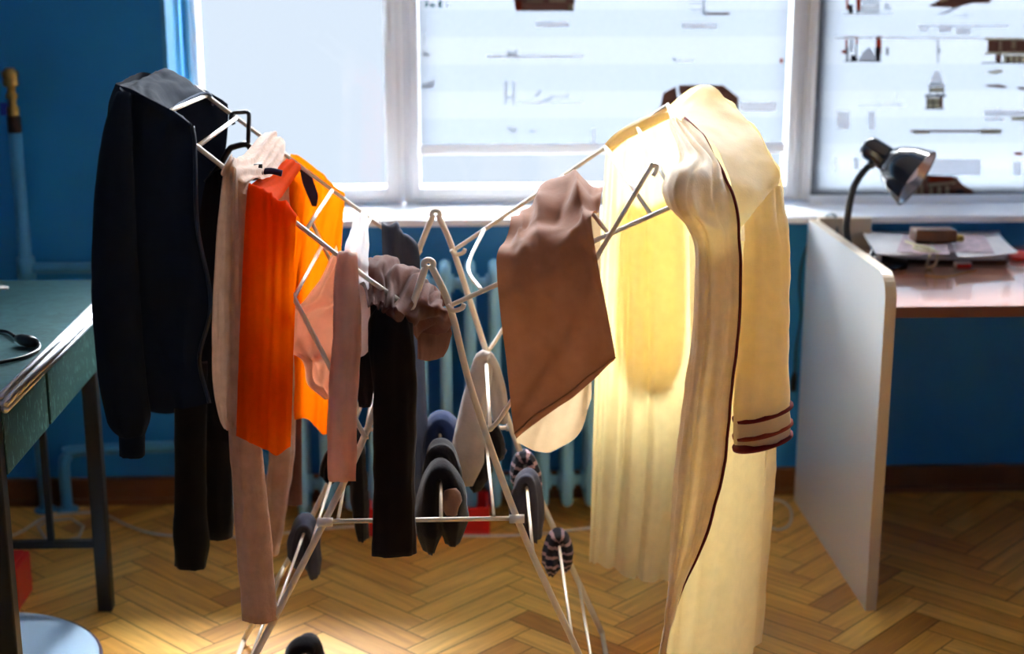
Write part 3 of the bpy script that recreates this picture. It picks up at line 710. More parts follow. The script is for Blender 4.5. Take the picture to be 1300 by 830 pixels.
# ---- orange jersey top
t = thing('sweatshirt', 'bright orange sweatshirt draped across both rails of the left wing', 'sweatshirt', tuple(P(370, 240, 2.79)))
rows = [row(2.485, (300, 553), (316, 560), (334, 567), (352, 577), (369, 567)), row(2.48, (303, 470), (320, 470), (338, 472), (356, 475), (372, 470)), row(2.485, (308, 350), (325, 352), (343, 355), (359, 358), (373, 355)), row(2.505, (312, 270), (328, 272), (345, 276), (361, 286), (375, 298)),
        row(2.528, (316, 233), (330, 240), (346, 247), (361, 258), (375, 276)), row(2.56, (324, 262), (342, 272), (358, 284), (372, 298), (382, 312)), row(2.57, (322, 330), (338, 336), (354, 340), (366, 350), (376, 356)), row(2.56, (314, 440), (330, 445), (346, 450), (360, 455), (372, 455)), row(2.55, (308, 545), (324, 550), (340, 556), (354, 562), (366, 560))]
front, g = drape('front_panel', rows, M['orange'], t, nu=30, nv=8, amp=.008, fu=5, seed=11, ridge=(.007, 4, .8, .6))
rows = [row(3.0, (348, 262), (372, 262), (392, 268), (412, 284), (432, 300)), row(3.02, (356, 228), (377, 226), (397, 236), (416, 250), (435, 268)), row(3.05, (369, 196), (386, 202), (402, 215), (420, 232), (437, 247)), row(3.075, (366, 214), (384, 222), (402, 234), (420, 250), (436, 266)),
        row(3.085, (352, 320), (372, 320), (392, 320), (412, 320), (433, 320)), row(3.085, (350, 430), (370, 430), (390, 430), (410, 430), (428, 430)), row(3.08, (352, 528), (368, 534), (390, 532), (408, 552), (424, 550))]
rows = rows[2:]
back, g = drape('back_panel', rows, M['orange'], t, nu=30, nv=8, amp=.008, fu=5, seed=12, ramp=lambda v: min(1, .15+v*1.3), ridge=(.016, 5, .8, .8))
rows = [row(2.53, (317, 236), (324, 240), (332, 244), (342, 250)), row(2.66, (323, 231), (333, 236), (342, 245), (350, 256)), row(2.88, (341, 220), (349, 226), (356, 234), (360, 246)), row(3.03, (366, 199), (371, 202), (376, 207), (382, 214))]
drape('neck_panel', rows, M['orange'], t, nu=14, nv=8, amp=.006, fu=3, seed=17)
rows = [row(3.066, (380, 214), (393, 216)), row(3.066, (384, 232), (401, 238)), row(3.066, (391, 250), (404, 250)), row(3.066, (396, 262), (402, 262))]
drape('navy_patch', rows, M['orange_stripe'], t, nu=6, nv=6, amp=.001, seed=13)
obj_tube('collar_band', row(2.72, (318, 225), (330, 219), (344, 217), (358, 220)), .006, M['orange_stripe'], t, 8, smoothn=5)
bm = bmesh.new(); q = P(328, 219, 2.7); box(bm, q[0]-.008, q[0]+.008, q[1]-.002, q[1]+.002, q[2]-.006, q[2]+.016); finish('size_label', bm, M['black_plastic'], t, smooth=False, bevel=.001)
# ---- blush long sleeved top
t = thing('long_sleeve_top', 'blush pink long-sleeved top hanging on the front rail next to the dark leggings', 'top', tuple(P(438, 330, 2.53)))
fabric_tube('sleeve', row(2.51, (442, 326, 2.56), (441, 329, 2.52), (439, 370), (438, 420), (436, 490), (434, 550), (433, 609)), W_([9, 11, 15, 17, 17.5, 17, 17], 450, 2.51), [.006, .010, .016, .02, .02, .018, .014], (1, 0, 0), M['pink'], t, seg=24, seed=12, amp=.005)
rows = [row(2.54, (424, 316), (437, 325), (449, 337)), row(2.6, (408, 350), (428, 352), (452, 360)), row(2.64, (382, 386), (415, 384), (448, 390)), row(2.65, (357, 402), (392, 402), (442, 410)), row(2.65, (357, 442), (394, 442), (438, 445)), row(2.64, (384, 458), (402, 460), (435, 462)), row(2.64, (390, 488), (408, 488), (430, 488)), row(2.64, (411, 506), (418, 508), (426, 505))]
drape('bodice', rows, M['pink'], t, nu=36, nv=8, amp=.010, fu=3, fv=3, seed=14, ridge=(.012, 3, 4, 3))
# ---- white top
t = thing('white_shirt', 'thin white shirt stretched between the rails beside the pink top', 'shirt', tuple(P(455, 290, 2.8)))
rows = [row(3.08, (454, 300), (460, 290), (467, 298)), row(3.05, (452, 282), (459, 268), (466, 272)), row(2.8, (444, 298), (457, 298), (468, 306)), row(2.58, (437, 316), (452, 322), (467, 335)), row(2.55, (440, 350), (455, 352), (468, 356)), row(2.56, (446, 400), (458, 400), (470, 400)), row(2.57, (450, 450), (459, 452), (467, 446))]
drape('shirt_body', rows, M['whitecloth'], t, nu=18, nv=6, amp=.006, fu=3, seed=15)
# ---- dark grey shirt on the far rail
t = thing('grey_shirt', 'dark grey shirt over the back rail behind the brown leggings', 'shirt', tuple(P(508, 295, 3.05)))
rows = [row(3.09, (486, 330), (500, 335), (515, 345), (530, 355)), row(3.055, (484, 284), (500, 286), (514, 295), (530, 315)), row(3.025, (485, 310), (500, 312), (517, 320), (533, 335)), row(3.02, (487, 400), (502, 400), (520, 400), (537, 400)), row(3.02, (490, 500), (507, 500), (524, 500), (541, 500)), row(3.02, (496, 600), (512, 600), (530, 600), (547, 600)), row(3.02, (505, 655), (518, 660), (532, 655), (546, 642))]
drape('shirt_body', rows, M['grey'], t, nu=22, nv=8, amp=.01, fu=4, seed=16)
# ---- leggings
t = thing('jogging_trousers', 'dark brown jogging trousers bunched over the middle of the airer, one leg hanging straight', 'trousers', tuple(P(505, 370, 2.55)))
fabric_tube('trouser_leg', row(2.485, (499, 390, 2.53), (498, 408, 2.505), (499, 440), (500, 520), (500, 620), (500, 704)), W_([20, 25, 27, 26.5, 26, 28], 550, 2.485), [.012, .018, .02, .02, .014], (1, .1, 0), M['leggings'], t, seg=28, seed=20, amp=.006, n=10)
fabric_tube('trouser_leg', row(2.6, (474, 380), (468, 430), (463, 480), (464, 515)), W_([10, 13, 15, 8], 450, 2.6), .012, (1, 0, 0), M['leggings'], t, seed=21)
rows = [row(2.78, (458, 350), (482, 352), (510, 356), (540, 372), (566, 390)), row(2.74, (452, 329), (478, 326), (508, 330), (540, 347), (563, 368)), row(2.62, (447, 336), (470, 334), (503, 338), (538, 352), (567, 380)), row(2.54, (458, 358), (483, 362), (508, 368), (540, 385), (571, 398)), row(2.475, (469, 382), (490, 386), (514, 396), (543, 412, 2.58), (574, 418, 2.64)), row(2.48, (472, 394), (493, 402), (518, 416, 2.52), (534, 434, 2.62), (573, 432, 2.65))]
drape('bunched_seat', rows, M['leggings_top'], t, nu=70, nv=10, amp=.008, fu=7, fv=2.2, seed=22, fine=.002, ridge=(.016, 9, 2.2, 5))
rows = [row(2.625, (530, 420), (550, 424), (574, 421)), row(2.63, (530, 446), (550, 448), (569, 443)), row(2.635, (530, 456), (547, 458), (563, 453))]
drape('waistband', rows, M['waistband'], t, nu=24, nv=5, amp=.002, fu=12, seed=23)
# ---- taupe t-shirt on right wing
t = thing('velour_shorts', 'taupe brown velour shorts folded over the right wing beside the bathrobe', 'shorts', tuple(P(690, 320, 2.65)))
rows = [row(2.485, (655, 556), (682, 534), (718, 510), (750, 485), (780, 457)), row(2.482, (651, 538), (680, 515), (715, 492), (748, 468), (780, 446)), row(2.485, (643, 460), (674, 445), (708, 428), (742, 412), (772, 402)), row(2.495, (635, 395), (662, 385), (697, 368), (732, 350), (760, 340)),
        row(2.515, (631, 347), (660, 331), (690, 325), (722, 303), (752, 288)), row(2.56, (634, 318), (662, 312), (694, 300), (728, 282), (754, 268)), row(2.63, (640, 306), (666, 306), (697, 288), (730, 270), (758, 262)), row(2.70, (650, 292), (676, 288), (704, 262), (734, 252), (764, 246)), row(2.82, (660, 292), (684, 270), (706, 246), (736, 235), (766, 239)), row(2.86, (664, 306), (684, 296), (706, 272), (734, 262), (762, 262))]
sh, g = drape('front_leg', rows, M['taupe'], t, nu=60, nv=12, amp=.013, fu=4, fv=6, seed=25, ramp=lambda v: .35 if v < .45 else min(1.5, .35+(v-.45)*5), ridge=(.02, 2.6, .8, .5))
obj_tube('hem_stitching', [v+np.array([0, -.003, 0]) for v in g[8]], .0016, M['taupe'], sh, 6)
rows = [row(2.86, (662, 306), (684, 296), (706, 272), (734, 262), (762, 262)), row(2.8, (655, 400), (690, 390), (720, 380), (745, 370), (762, 360)), row(2.76, (655, 500), (680, 500), (710, 490), (735, 470), (752, 450)), row(2.75, (656, 562), (680, 572), (702, 573), (734, 553), (751, 505))]
drape('back_leg', rows, M['taupe_in'], t, nu=40, nv=10, amp=.006, fu=4, seed=26, ridge=(.014, 3, 1.2, 1.5))
# ---- bathrobe
t = thing('bathrobe', 'long cream towelling bathrobe with maroon piping over the right end of the airer', 'bathrobe', tuple(P(890, 150, 2.8)))
rows = [row(3.08, (772, 186), (790, 170), (815, 152), (845, 138), (892, 110, 3.05), (945, 150, 2.9), (985, 214, 2.66)),
        row(3.11, (767, 230), (788, 230), (815, 230), (850, 225), (900, 200), (962, 215, 2.95), (990, 262, 2.7)),
        row(3.12, (761, 330), (785, 330), (818, 330), (860, 330), (915, 330), (962, 340, 2.95), (986, 360, 2.72)),
        row(3.12, (755, 480), (783, 480), (818, 480), (860, 480), (915, 480), (956, 500, 2.95), (978, 520, 2.72)),
        row(3.12, (751, 600), (780, 600), (815, 605), (860, 610), (910, 620), (946, 640, 2.95), (968, 650, 2.72)),
        row(3.12, (748, 714), (772, 722), (806, 735), (842, 742), (900, 750), (935, 790, 2.95), (957, 824, 2.72))]
drape('robe_body', rows, M['robe'], t, nu=110, nv=10, amp=.014, fu=8, fv=.8, seed=30, ridge=(.022, 9, .6, .5), ramp=lambda v: .4+.8*v)
rows = [row(2.55, (876, 300), (905, 300), (935, 305), (968, 310, 2.6)), row(2.56, (876, 460), (912, 465), (946, 470, 2.58), (976, 480, 2.66)), row(2.56, (868, 570), (910, 572), (944, 578, 2.6), (974, 590, 2.68)), row(2.56, (856, 700), (900, 705), (934, 712, 2.6), (966, 720, 2.69)), row(2.56, (845, 838), (890, 842), (926, 845, 2.6), (958, 840, 2.69))]
drape('front_panel', rows, M['robe'], t, nu=30, nv=10, amp=.010, fu=4, fv=.9, seed=31, ridge=(.014, 3, .5, .4))
pipe_l = [(842, 143, 2.96), (868, 150, 2.87), (893, 170, 2.74), (921, 212, 2.61), (936, 262, 2.545), (939, 290, 2.53)]
rows = [row(0, *pipe_l), row(0, (873, 123, 3.0), (895, 133, 2.94), (919, 160, 2.83), (946, 200, 2.7), (963, 240, 2.6), (966, 258, 2.58)), row(0, (900, 107, 3.03), (918, 122, 2.98), (947, 153, 2.88), (972, 188, 2.76), (988, 215, 2.68), (991, 232, 2.66))]
drape('shoulder_yoke', rows, M['robe'], t, nu=30, nv=10, amp=.006, fu=4, fv=2, seed=32)
rows = [row(0, (846, 150, 2.93), (852, 150, 2.92), (860, 150, 2.9), (868, 150, 2.865)), row(0, (858, 186, 2.72), (868, 182, 2.7), (882, 176, 2.7), (894, 171, 2.735)), row(0, (858, 206, 2.64), (876, 200, 2.60), (902, 200, 2.60), (914, 202, 2.635)), row(0, (843, 222, 2.56), (864, 214, 2.47), (900, 220, 2.52), (924, 226, 2.58)), row(0, (837, 244, 2.53), (858, 240, 2.425), (894, 248, 2.49), (934, 254, 2.545)), row(0, (845, 266, 2.53), (864, 268, 2.44), (900, 274, 2.49), (938, 278, 2.53)),
        row(0, (864, 284, 2.545), (880, 290, 2.50), (912, 296, 2.49), (939, 304, 2.525)), row(0, (876, 318, 2.55), (890, 325, 2.5), (915, 335, 2.5), (940, 345, 2.52)), row(0, (874, 410, 2.545), (890, 415, 2.5), (914, 420, 2.5), (938, 425, 2.52)), row(0, (862, 510, 2.54), (880, 508, 2.5), (905, 505, 2.5), (930, 498, 2.52)),
        row(0, (850, 610, 2.54), (870, 608, 2.5), (895, 604, 2.5), (920, 596, 2.52)), row(0, (845, 700, 2.54), (860, 698, 2.51), (878, 695, 2.51), (896, 688, 2.525)), row(0, (840, 770, 2.54), (848, 768, 2.515), (856, 766, 2.515), (864, 762, 2.53)), row(0, (833, 836, 2.54), (836, 836, 2.53), (839, 836, 2.53), (842, 836, 2.535))]
colr, g = drape('shawl_collar', rows, M['robe_thick'], t, nu=44, nv=8, amp=.007, fu=6, fv=1.5, seed=33, ridge=(.009, 5, .8, .4))
edge = [v+np.array([.001, -.004, .001]) for v in g[:, -1]]
obj_tube('piping', edge, .0028, M['maroon'], t, 6)
roll = row(3.05, (773, 188), (788, 174), (812, 160), (838, 148), (852, 142))
fabric_tube('rolled_shoulder', roll, [.006, .012, .016, .018, .016], .012, (0, 1, 0), M['robe'], t, seed=34)
sl = fabric_tube('sleeve', row(2.57, (974, 236, 2.68), (970, 275, 2.625), (970, 320, 2.59), (969, 420), (968, 500), (968, 558)), W_([18, 27, 32, 35, 38.5, 39], 400, 2.56), [.012, .022, .034, .04, .038, .034], (1, .25, 0), M['robe'], t, seg=32, seed=35, amp=.006, n=8)
for y, m_ in ((521, 'maroon'), (543, 'rust'), (558, 'maroon')):
    fabric_tube('cuff_stripe', row(2.57, (968, y), (968.7, y+3.4)), W_([41.5, 41.5], 540, 2.56), .043, (1, .25, 0), M[m_], sl, seg=40, n=2, amp=0)
rows = [row(3.145, (782, 250), (800, 248), (825, 246), (850, 246), (868, 248)), row(3.15, (779, 340), (800, 340), (825, 340), (850, 340), (870, 340)), row(3.15, (781, 430), (800, 432), (825, 434), (850, 432), (868, 428)), row(3.15, (792, 470), (808, 482), (826, 488), (846, 482), (860, 466)), row(3.15, (806, 484), (816, 489), (827, 491), (838, 488), (848, 482))]
drape('hood', rows, M['robe'], t, nu=24, nv=8, amp=.004, seed=36)
# ------------------------------------------------------------------ socks
GSOCK = 'socks drying on the lower bars of the airer'
def sock(label, bar, tpos, dl, dr, mat, w=.04, thick=.011, spread=.028, lift=.004, tw=.0, seed=0, patch=None, toe=1.25):
    a, b = bar; c = a+(b-a)*tpos; d = (b-a)/np.linalg.norm(b-a)
    X = np.array([1, 0, 0.]); Z = np.array([0, 0, 1.])
    th = thick*1.5; sp = th*.82; top = c+Z*(lift+th*.7)
    pts = [c-X*(sp*.95+.004)-Z*dl, c-X*(sp*1.05)-Z*dl*.65, c-X*sp*1.1-Z*dl*.25, top-X*sp*.55-Z*.003, top+X*sp*.55-Z*.003, c+X*sp*1.1-Z*dr*.25, c+X*sp*1.05-Z*dr*.65, c+X*(sp*.95+.004)-Z*dr]
    pts = [p+d*tw*(i/7-.5) for i, p in enumerate(pts)]
    thick = th
    o = fabric_tube('sock', pts, [w*.6, w*toe, w, w*.85, w*.85, w, w*1.1, w*.8], [thick*.5, thick*1.25, thick*1.05, thick*.75, thick*.75, thick, thick*1.2, thick*.6], d, mat, None, seg=22, n=7, amp=.007, seed=seed)
    tag(o, label, 'sock', GSOCK)
    return o
s1 = sock('navy and mauve striped sock on the far right leg, upper of two striped ones', barR[0], .97, .05, .085, M['sock_stripe'], seed=1, spread=.03)
sock('plain purple-grey sock in front of the upper striped sock at right', barR[0], .72, .09, .12, M['sock_dkgrey'], seed=2, spread=.022)
sock('striped sock lowest on the right side, just above the floor', barR[1], .93, .075, .06, M['sock_stripe'], seed=3, spread=.03)
sock('charcoal sock on the lower left side, lobes hanging both sides of the bar', barL[1], .93, .085, .105, M['sock_dkgrey'], seed=4, spread=.038, w=.045)
sock('black sock slung across the left far leg below the pink sleeve', barL[0], .98, .05, .01, M['sock_black'], seed=5, spread=.055, w=.035)
sock('long black sock hanging straight behind the left leg of the airer', shelf_bars[0], .85, .10, .225, M['sock_black'], seed=6, spread=.02, w=.035)
sock('navy blue sock at the back of the middle shelf bar', shelf_bars[2], .96, .12, .10, M['sock_navy'], seed=7, spread=.038, w=.05, thick=.015)
s = sock('black sock with a brown heel on the middle shelf bar', shelf_bars[2], .62, .12, .06, M['sock_black'], seed=8, spread=.026, w=.05, thick=.014)
cq = shelf_bars[2][0]+(shelf_bars[2][1]-shelf_bars[2][0])*.30
fabric_tube('heel', [cq+np.array([.018, -.02, .0]), cq+np.array([.022, -.03, -.02]), cq+np.array([.02, -.03, -.045])], [.012, .02, .012], .014, (1, 0, 0), M['sock_brown'], s, seg=14)
sock('large black sock hanging lowest from the front of the middle shelf bar', shelf_bars[2], .36, .145, .125, M['sock_black'], seed=9, spread=.034, w=.05, thick=.016)
sock('dark navy sock on the right-hand shelf bar behind the grey sock', shelf_bars[3], .88, .12, .05, M['sock_black'], seed=10, spread=.04, w=.05, thick=.016)
cb = ba*.12+bb*.88
gs = fabric_tube('sock', [cb+np.array(v) for v in ((-.05, -.06, -.255), (-.045, -.05, -.20), (-.03, -.03, -.11), (-.014, -.01, -.03), (-.002, 0, .014), (.014, 0, -.02), (.026, 0, -.08), (.03, 0, -.135))], [.016, .04, .034, .026, .018, .02, .022, .018], [.014, .022, .02, .016, .012, .012, .012, .01], (.85, -.5, 0), M['sock_grey'], None, seg=20, amp=.003, seed=11)
tag(gs, 'light grey sock hung from the brace bar, biggest and palest of the socks', 'sock', GSOCK)
q = G(388, 846)
fs = fabric_tube('sock', [q+np.array(v) for v in ((-.03, 0, .006), (-.024, 0, .03), (-.004, 0, .052), (.016, .01, .045), (.03, .01, .012))], [.02, .03, .034, .032, .02], [.012, .018, .02, .018, .012], (.2, 1, 0), M['sock_black'], None, seg=16, amp=.004, seed=12)
tag(fs, 'crumpled black sock on the parquet at the bottom edge', 'sock')
# ================================================================== LEFT TABLE
TX1, TY0, TY1, TZ = -.795, 2.515, 3.5, .75
TX0 = -1.6
t = thing('table', 'dark green worn table with black metal legs at the left', 'table', (-1.2, 3.0, 0))
bm = bmesh.new(); box(bm, TX0, TX1-.004, TY0+.004, TY1, TZ-.028, TZ); finish('table_top', bm, M['green'], t, smooth=False, bevel=.002)
bm = bmesh.new()
for r_, dx, z in ((.007, -.006, TZ-.002), (.009, .002, TZ-.012), (.007, .002, TZ-.024)): tube(bm, [(TX1+dx, TY0, z), (TX1+dx, TY1, z)], r_, 16)
finish('edge_trim', bm, M['chrome'], t)
for y0, y1 in ((TY0+.03, 2.83), (2.845, 3.255)):
    bm = bmesh.new(); box(bm, TX1-.03, TX1-.012, y0, y1, TZ-.158, TZ-.03); finish('apron_panel', bm, M['green_side'], t, smooth=False, bevel=.002)
bm = bmesh.new(); box(bm, TX0+.02, TX1-.03, TY0+.02, TY0+.036, TZ-.158, TZ-.03); finish('apron_panel', bm, M['green_side'], t, smooth=False)
for x, y in ((TX1-.032, TY0+.018), (TX1-.032, 3.25), (TX0+.03, TY0+.018), (TX0+.03, 3.25)):
    bm = bmesh.new(); box(bm, x-.017, x+.017, y-.017, y+.017, 0, TZ-.03); finish('leg', bm, M['black_metal'], t, smooth=False, bevel=.003)
zr = P(75, 690, 3.25)[2]
bm = bmesh.new(); box(bm, TX0+.03, TX1-.045, 3.24, 3.26, zr-.009, zr+.009); finish('stretcher', bm, M['black_metal'], t, smooth=False, bevel=.002)
xr = P(58, 600, 3.25)[0]
bm = bmesh.new(); box(bm, xr-.007, xr+.007, 3.243, 3.257, zr, TZ-.03); finish('brace_rod', bm, M['black_metal'], t, smooth=False)
def onz(x, y, z): return G(x, y, z)
pts = [onz(-60, 418, TZ+.005), onz(-20, 419, TZ+.005), onz(8, 421, TZ+.005), onz(20, 428, TZ+.007)]
c = thing('power_cable', 'black power cable with a plug lying on the green table', 'cable', tuple(onz(20, 432, TZ)))
obj_tube('wire', pts, .004, M['black_plastic'], c, 8, smoothn=5)
bm = bmesh.new(); a, b = onz(21, 429, TZ+.014), onz(45, 435, TZ+.012); tube(bm, [a, a*.7+b*.3, a*.3+b*.7, b], [.007, .012, .013, .009], 10); finish('plug', bm, M['black_plastic'], c)
obj_tube('wire', [onz(44, 434, TZ+.012), onz(49, 436, TZ+.006), onz(48, 444, TZ+.005), onz(30, 453, TZ+.005), onz(0, 460, TZ+.005), onz(-60, 472, TZ+.005)], .004, M['black_plastic'], c, 8, smoothn=5)
bm = bmesh.new(); q = onz(0, 366, TZ); vv = []
for k, (dx, dy) in enumerate(((-.03, -.02), (.0, -.022), (.022, -.012), (.02, .002), (.004, .012), (-.03, .012))): vv.append((q[0]+dx, q[1]+dy))
lo = [bm.verts.new((a, b, TZ+.0005)) for a, b in vv]; hi = [bm.verts.new((a, b, TZ+.0045)) for a, b in vv]
bm.faces.new(hi); bm.faces.new(lo[::-1])
for k in range(6): bm.faces.new((lo[k], lo[(k+1) % 6], hi[(k+1) % 6], hi[k]))
tag(finish('paper_scrap', bm, M['paper'], smooth=False), 'small white scrap of paper at the back of the green table', 'paper')
# red box + round pad
q = G(18, 776); bm = bmesh.new(); box(bm, q[0]-.13, q[0]+.012, q[1], q[1]+.12, 0, .105); box(bm, q[0]-.12, q[0]+.002, q[1]+.01, q[1]+.11, .105, .112)
tag(finish('storage_box', bm, M['red'], smooth=False, bevel=.006), 'red plastic box standing on the parquet under the green table', 'box')
q = (G(10, 790)+np.array([0, -.27, 0])); pad = thing('floor_cushion', 'round pale blue-white cushion on the floor under the green table', 'cushion', (q[0], q[1], 0))
bm = bmesh.new(); lathe(bm, [(0, .001), (.255, .001), (.268, .012), (.268, .024), (.255, .034), (.2, .04), (0, .043)], (q[0], q[1], 0), seg=64); finish('cushion_body', bm, M['pad'], pad)
bm = bmesh.new(); tube(bm, [(q[0]+.27*math.cos(a), q[1]+.27*math.sin(a), .018) for a in np.linspace(0, 2*math.pi, 64, endpoint=False)], .006, 8, closed=True); finish('piping', bm, M['pad_edge'], pad)
# ================================================================== RIGHT DESK
DX = .98
d = thing('desk', 'desk with a white side panel and a brown laminate top at the right', 'desk', (1.5, 3.5, 0))
def panel_bm():
    bm = bmesh.new()
    prof = [(3.895, 0), (3.16, 0), (3.16, .74)]
    r = .062
    for a in np.linspace(180, 90, 9): prof.append((3.16+r+r*math.cos(math.radians(a)), .815-r+r*math.sin(math.radians(a))))
    prof.append((3.895, .815))
    return bm, prof
bm, prof = panel_bm(); T = .026
A = [bm.verts.new((DX, y, z)) for y, z in prof]; B = [bm.verts.new((DX+T, y, z)) for y, z in prof]
bm.faces.new(A).material_index = 0; bm.faces.new(B[::-1]).material_index = 0
for k in range(len(prof)):
    f = bm.faces.new((A[k], B[k], B[(k+1) % len(prof)], A[(k+1) % len(prof)])); f.material_index = 1
finish('side_panel', bm, [M['panel'], M['panel_edge']], d, smooth=False)
ZD = .736
bm = bmesh.new(); box(bm, DX+T, 2.4, 3.19, 3.895, ZD-.025, ZD); finish('desk_top', bm, M['desk_wood'], d, smooth=False)
bm = bmesh.new(); box(bm, DX+T, 2.4, 3.186, 3.191, ZD-.026, ZD-.0005); finish('edge_band', bm, M['desk_edge'], d, smooth=False)
bm = bmesh.new(); box(bm, DX+T, 1.15, 3.872, 3.895, ZD, .822); finish('corner_upstand', bm, M['panel_edge'], d, smooth=False, bevel=.002)
bm = bmesh.new(); box(bm, 2.374, 2.4, 3.19, 3.895, 0, ZD-.025); finish('side_panel', bm, M['panel'], d, smooth=False)
# lamp
lb = G(1078, 318, ZD); LY = lb[1]
LY = 3.66
def pl_(x, y): return P(x, y, LY)
base = np.array([1.105, LY, ZD])
lamp = thing('desk_lamp', 'black gooseneck desk lamp bending over the papers on the desk', 'desk lamp', tuple(base))
bm = bmesh.new(); lathe(bm, [(0, .0005), (.078, .0005), (.08, .006), (.078, .014), (.05, .02), (.02, .026), (.014, .04), (0, .04)], base, seg=40); finish('base', bm, M['lamp_black'], lamp)
bm = bmesh.new(); lathe(bm, [(0, .02), (.011, .02), (.011, .03), (0, .031)], base+np.array([-.01, -.04, 0]), seg=16); finish('switch', bm, M['plastic_white'], lamp)
neck = [base+np.array([-.055, 0, .012]), pl_(1075, 296), pl_(1077, 268), pl_(1083, 240), pl_(1095, 219), pl_(1110, 205)]
obj_tube('gooseneck', neck, .0092, M['black_plastic'], lamp, 12, smoothn=8)
hc = pl_(1112, 193); ax = Vector(pl_(1160, 226)-hc).normalized(); ax = Vector((ax.x, -.6, ax.z)).normalized()
def big(pf, k=1.14): return [(r*k, h*k) for r, h in pf]
bm = bmesh.new(); lathe(bm, big([(0, -.034), (.014, -.032), (.024, -.026), (.027, -.016), (.028, .028), (.024, .034), (0, .036)]), hc, ax, 28); 
tube(bm, [pl_(1104, 212), pl_(1113, 200)], .011, 10)
finish('lamp_socket', bm, M['lamp_black'], lamp)
bm = bmesh.new(); lathe(bm, big([(.022, .03), (.034, .034), (.046, .05), (.06, .078), (.069, .108), (.07, .11), (.0685, .11), (.058, .079), (.044, .052), (.032, .037), (.02, .034)]), hc, ax, 40)
shade = finish('lamp_shade', bm, M['lamp_black'], lamp)
bm = bmesh.new(); lathe(bm, big([(.018, .037), (.031, .0385), (.0425, .053), (.0565, .079), (.0668, .108)]), hc, ax, 40); finish('reflector', bm, M['lamp_inner'], shade)
bm = bmesh.new(); lathe(bm, big([(.012, .036), (.014, .05), (.024, .068), (.027, .082), (.022, .096), (.01, .103), (0, .105)]), hc, ax, 24); finish('bulb', bm, M['bulb'], shade)
# papers and things on the desk
def sheet(name, label, cat, corners, z, h, mat, group=None, curl=0, seed=0):
    """stack of paper from four pixel corners on the desk plane"""
    c4 = [G(x, y, ZD+z) for x, y in corners]
    bm = bmesh.new(); n = 10; top = []; 
    for i in range(n+1):
        rowv = []
        for j in range(n+1):
            u, v = i/n, j/n
            p = (c4[0]*(1-u)+c4[1]*u)*(1-v)+(c4[3]*(1-u)+c4[2]*u)*v
            e = curl*((2*u-1)**4*.6+(2*v-1)**4*.4)*(.5+noise.noise(Vector((u*2, v*2, seed)))**2)
            rowv.append((p[0], p[1], ZD+z+e))
        top.append(rowv)
    vt = [[bm.verts.new((x, y, zz+h)) for x, y, zz in r] for r in top]; vb = [[bm.verts.new(q) for q in r] for r in top]
    for i in range(n):
        for j in range(n):
            bm.faces.new((vt[i][j], vt[i+1][j], vt[i+1][j+1], vt[i][j+1])); bm.faces.new((vb[i][j], vb[i][j+1], vb[i+1][j+1], vb[i+1][j]))
    ring_t = [vt[i][0] for i in range(n+1)]+[vt[n][j] for j in range(1, n+1)]+[vt[i][n] for i in range(n-1, -1, -1)]+[vt[0][j] for j in range(n-1, 0, -1)]
    ring_b = [vb[i][0] for i in range(n+1)]+[vb[n][j] for j in range(1, n+1)]+[vb[i][n] for i in range(n-1, -1, -1)]+[vb[0][j] for j in range(n-1, 0, -1)]
    for k in range(len(ring_t)):
        bm.faces.new((ring_t[k], ring_b[k], ring_b[(k+1) % len(ring_t)], ring_t[(k+1) % len(ring_t)]))
    o = finish(name, bm, mat, smooth=False); tag(o, label, cat, group); return o
sheet('notebook', 'dark notebook at the bottom of the pile of papers on the desk', 'notebook', [(1120, 330), (1278, 334), (1276, 312), (1130, 308)], .001, .005, M['brown_leather'])
sheet('paper_stack', 'thick stack of white papers on the dark notebook', 'papers', [(1112, 330), (1276, 332), (1268, 304), (1100, 304)], .007, .020, M['paper'], curl=.012, seed=1)
sheet('magazine', 'pinkish printed sheet lying on top of the white papers', 'paper', [(1140, 318), (1262, 322), (1250, 300), (1120, 298)], .034, .002, M['paper_print'], curl=.003, seed=2)
sheet('folded_letter', 'loose white sheet tilting up at the left of the paper pile', 'paper', [(1112, 326), (1190, 326), (1180, 302), (1095, 298)], .037, .002, M['paper'], curl=.014, seed=3)
sheet('torn_envelope', 'open white envelope fanned out at the right end of the paper pile', 'envelope', [(1216, 330), (1292, 324), (1270, 303), (1206, 306)], .030, .003, M['paper'], curl=.012, seed=5)
sheet('leaflet', 'crumpled grey leaflet under the brown pouch on the papers', 'paper', [(1138, 322), (1206, 326), (1200, 302), (1146, 300)], .040, .002, M['paper_print'], curl=.010, seed=9)
w = thing('wallet', 'small brown leather pouch on top of the paper pile', 'wallet', tuple(G(1190, 310, ZD+.03)))
q = G(1184, 306, ZD+.046)
bm = bmesh.new(); box(bm, q[0]-.055, q[0]+.055, q[1]-.03, q[1]+.03, ZD+.046, ZD+.080); finish('pouch', bm, M['brown_leather'], w, bevel=.004)
bm = bmesh.new(); lathe(bm, [(0, 0), (.014, 0), (.016, .008), (.012, .016), (0, .017)], (q[0]+.068, q[1], ZD+.046), seg=20); finish('clasp', bm, M['gold'], w)
pts = [(1150, 306, .05), (1160, 310, .052), (1172, 314, .05), (1182, 318, .046), (1180, 326, .038), (1177, 334, .018), (1176, 338, .006), (1182, 340, .004), (1188, 334, .018), (1190, 322, .043), (1182, 316, .05), (1168, 312, .05), (1160, 315, .044), (1176, 319, .046), (1194, 320, .044)]
tag(obj_tube('cord', [G(x, y, ZD+z) for x, y, z in pts], .0035, M['string'], None, 8, smoothn=6), 'pale cotton cord looped beside the brown pouch on the papers', 'cord')
s = thing('scissors', 'red-handled scissors at the right end of the papers', 'scissors', tuple(G(1290, 325, ZD)))
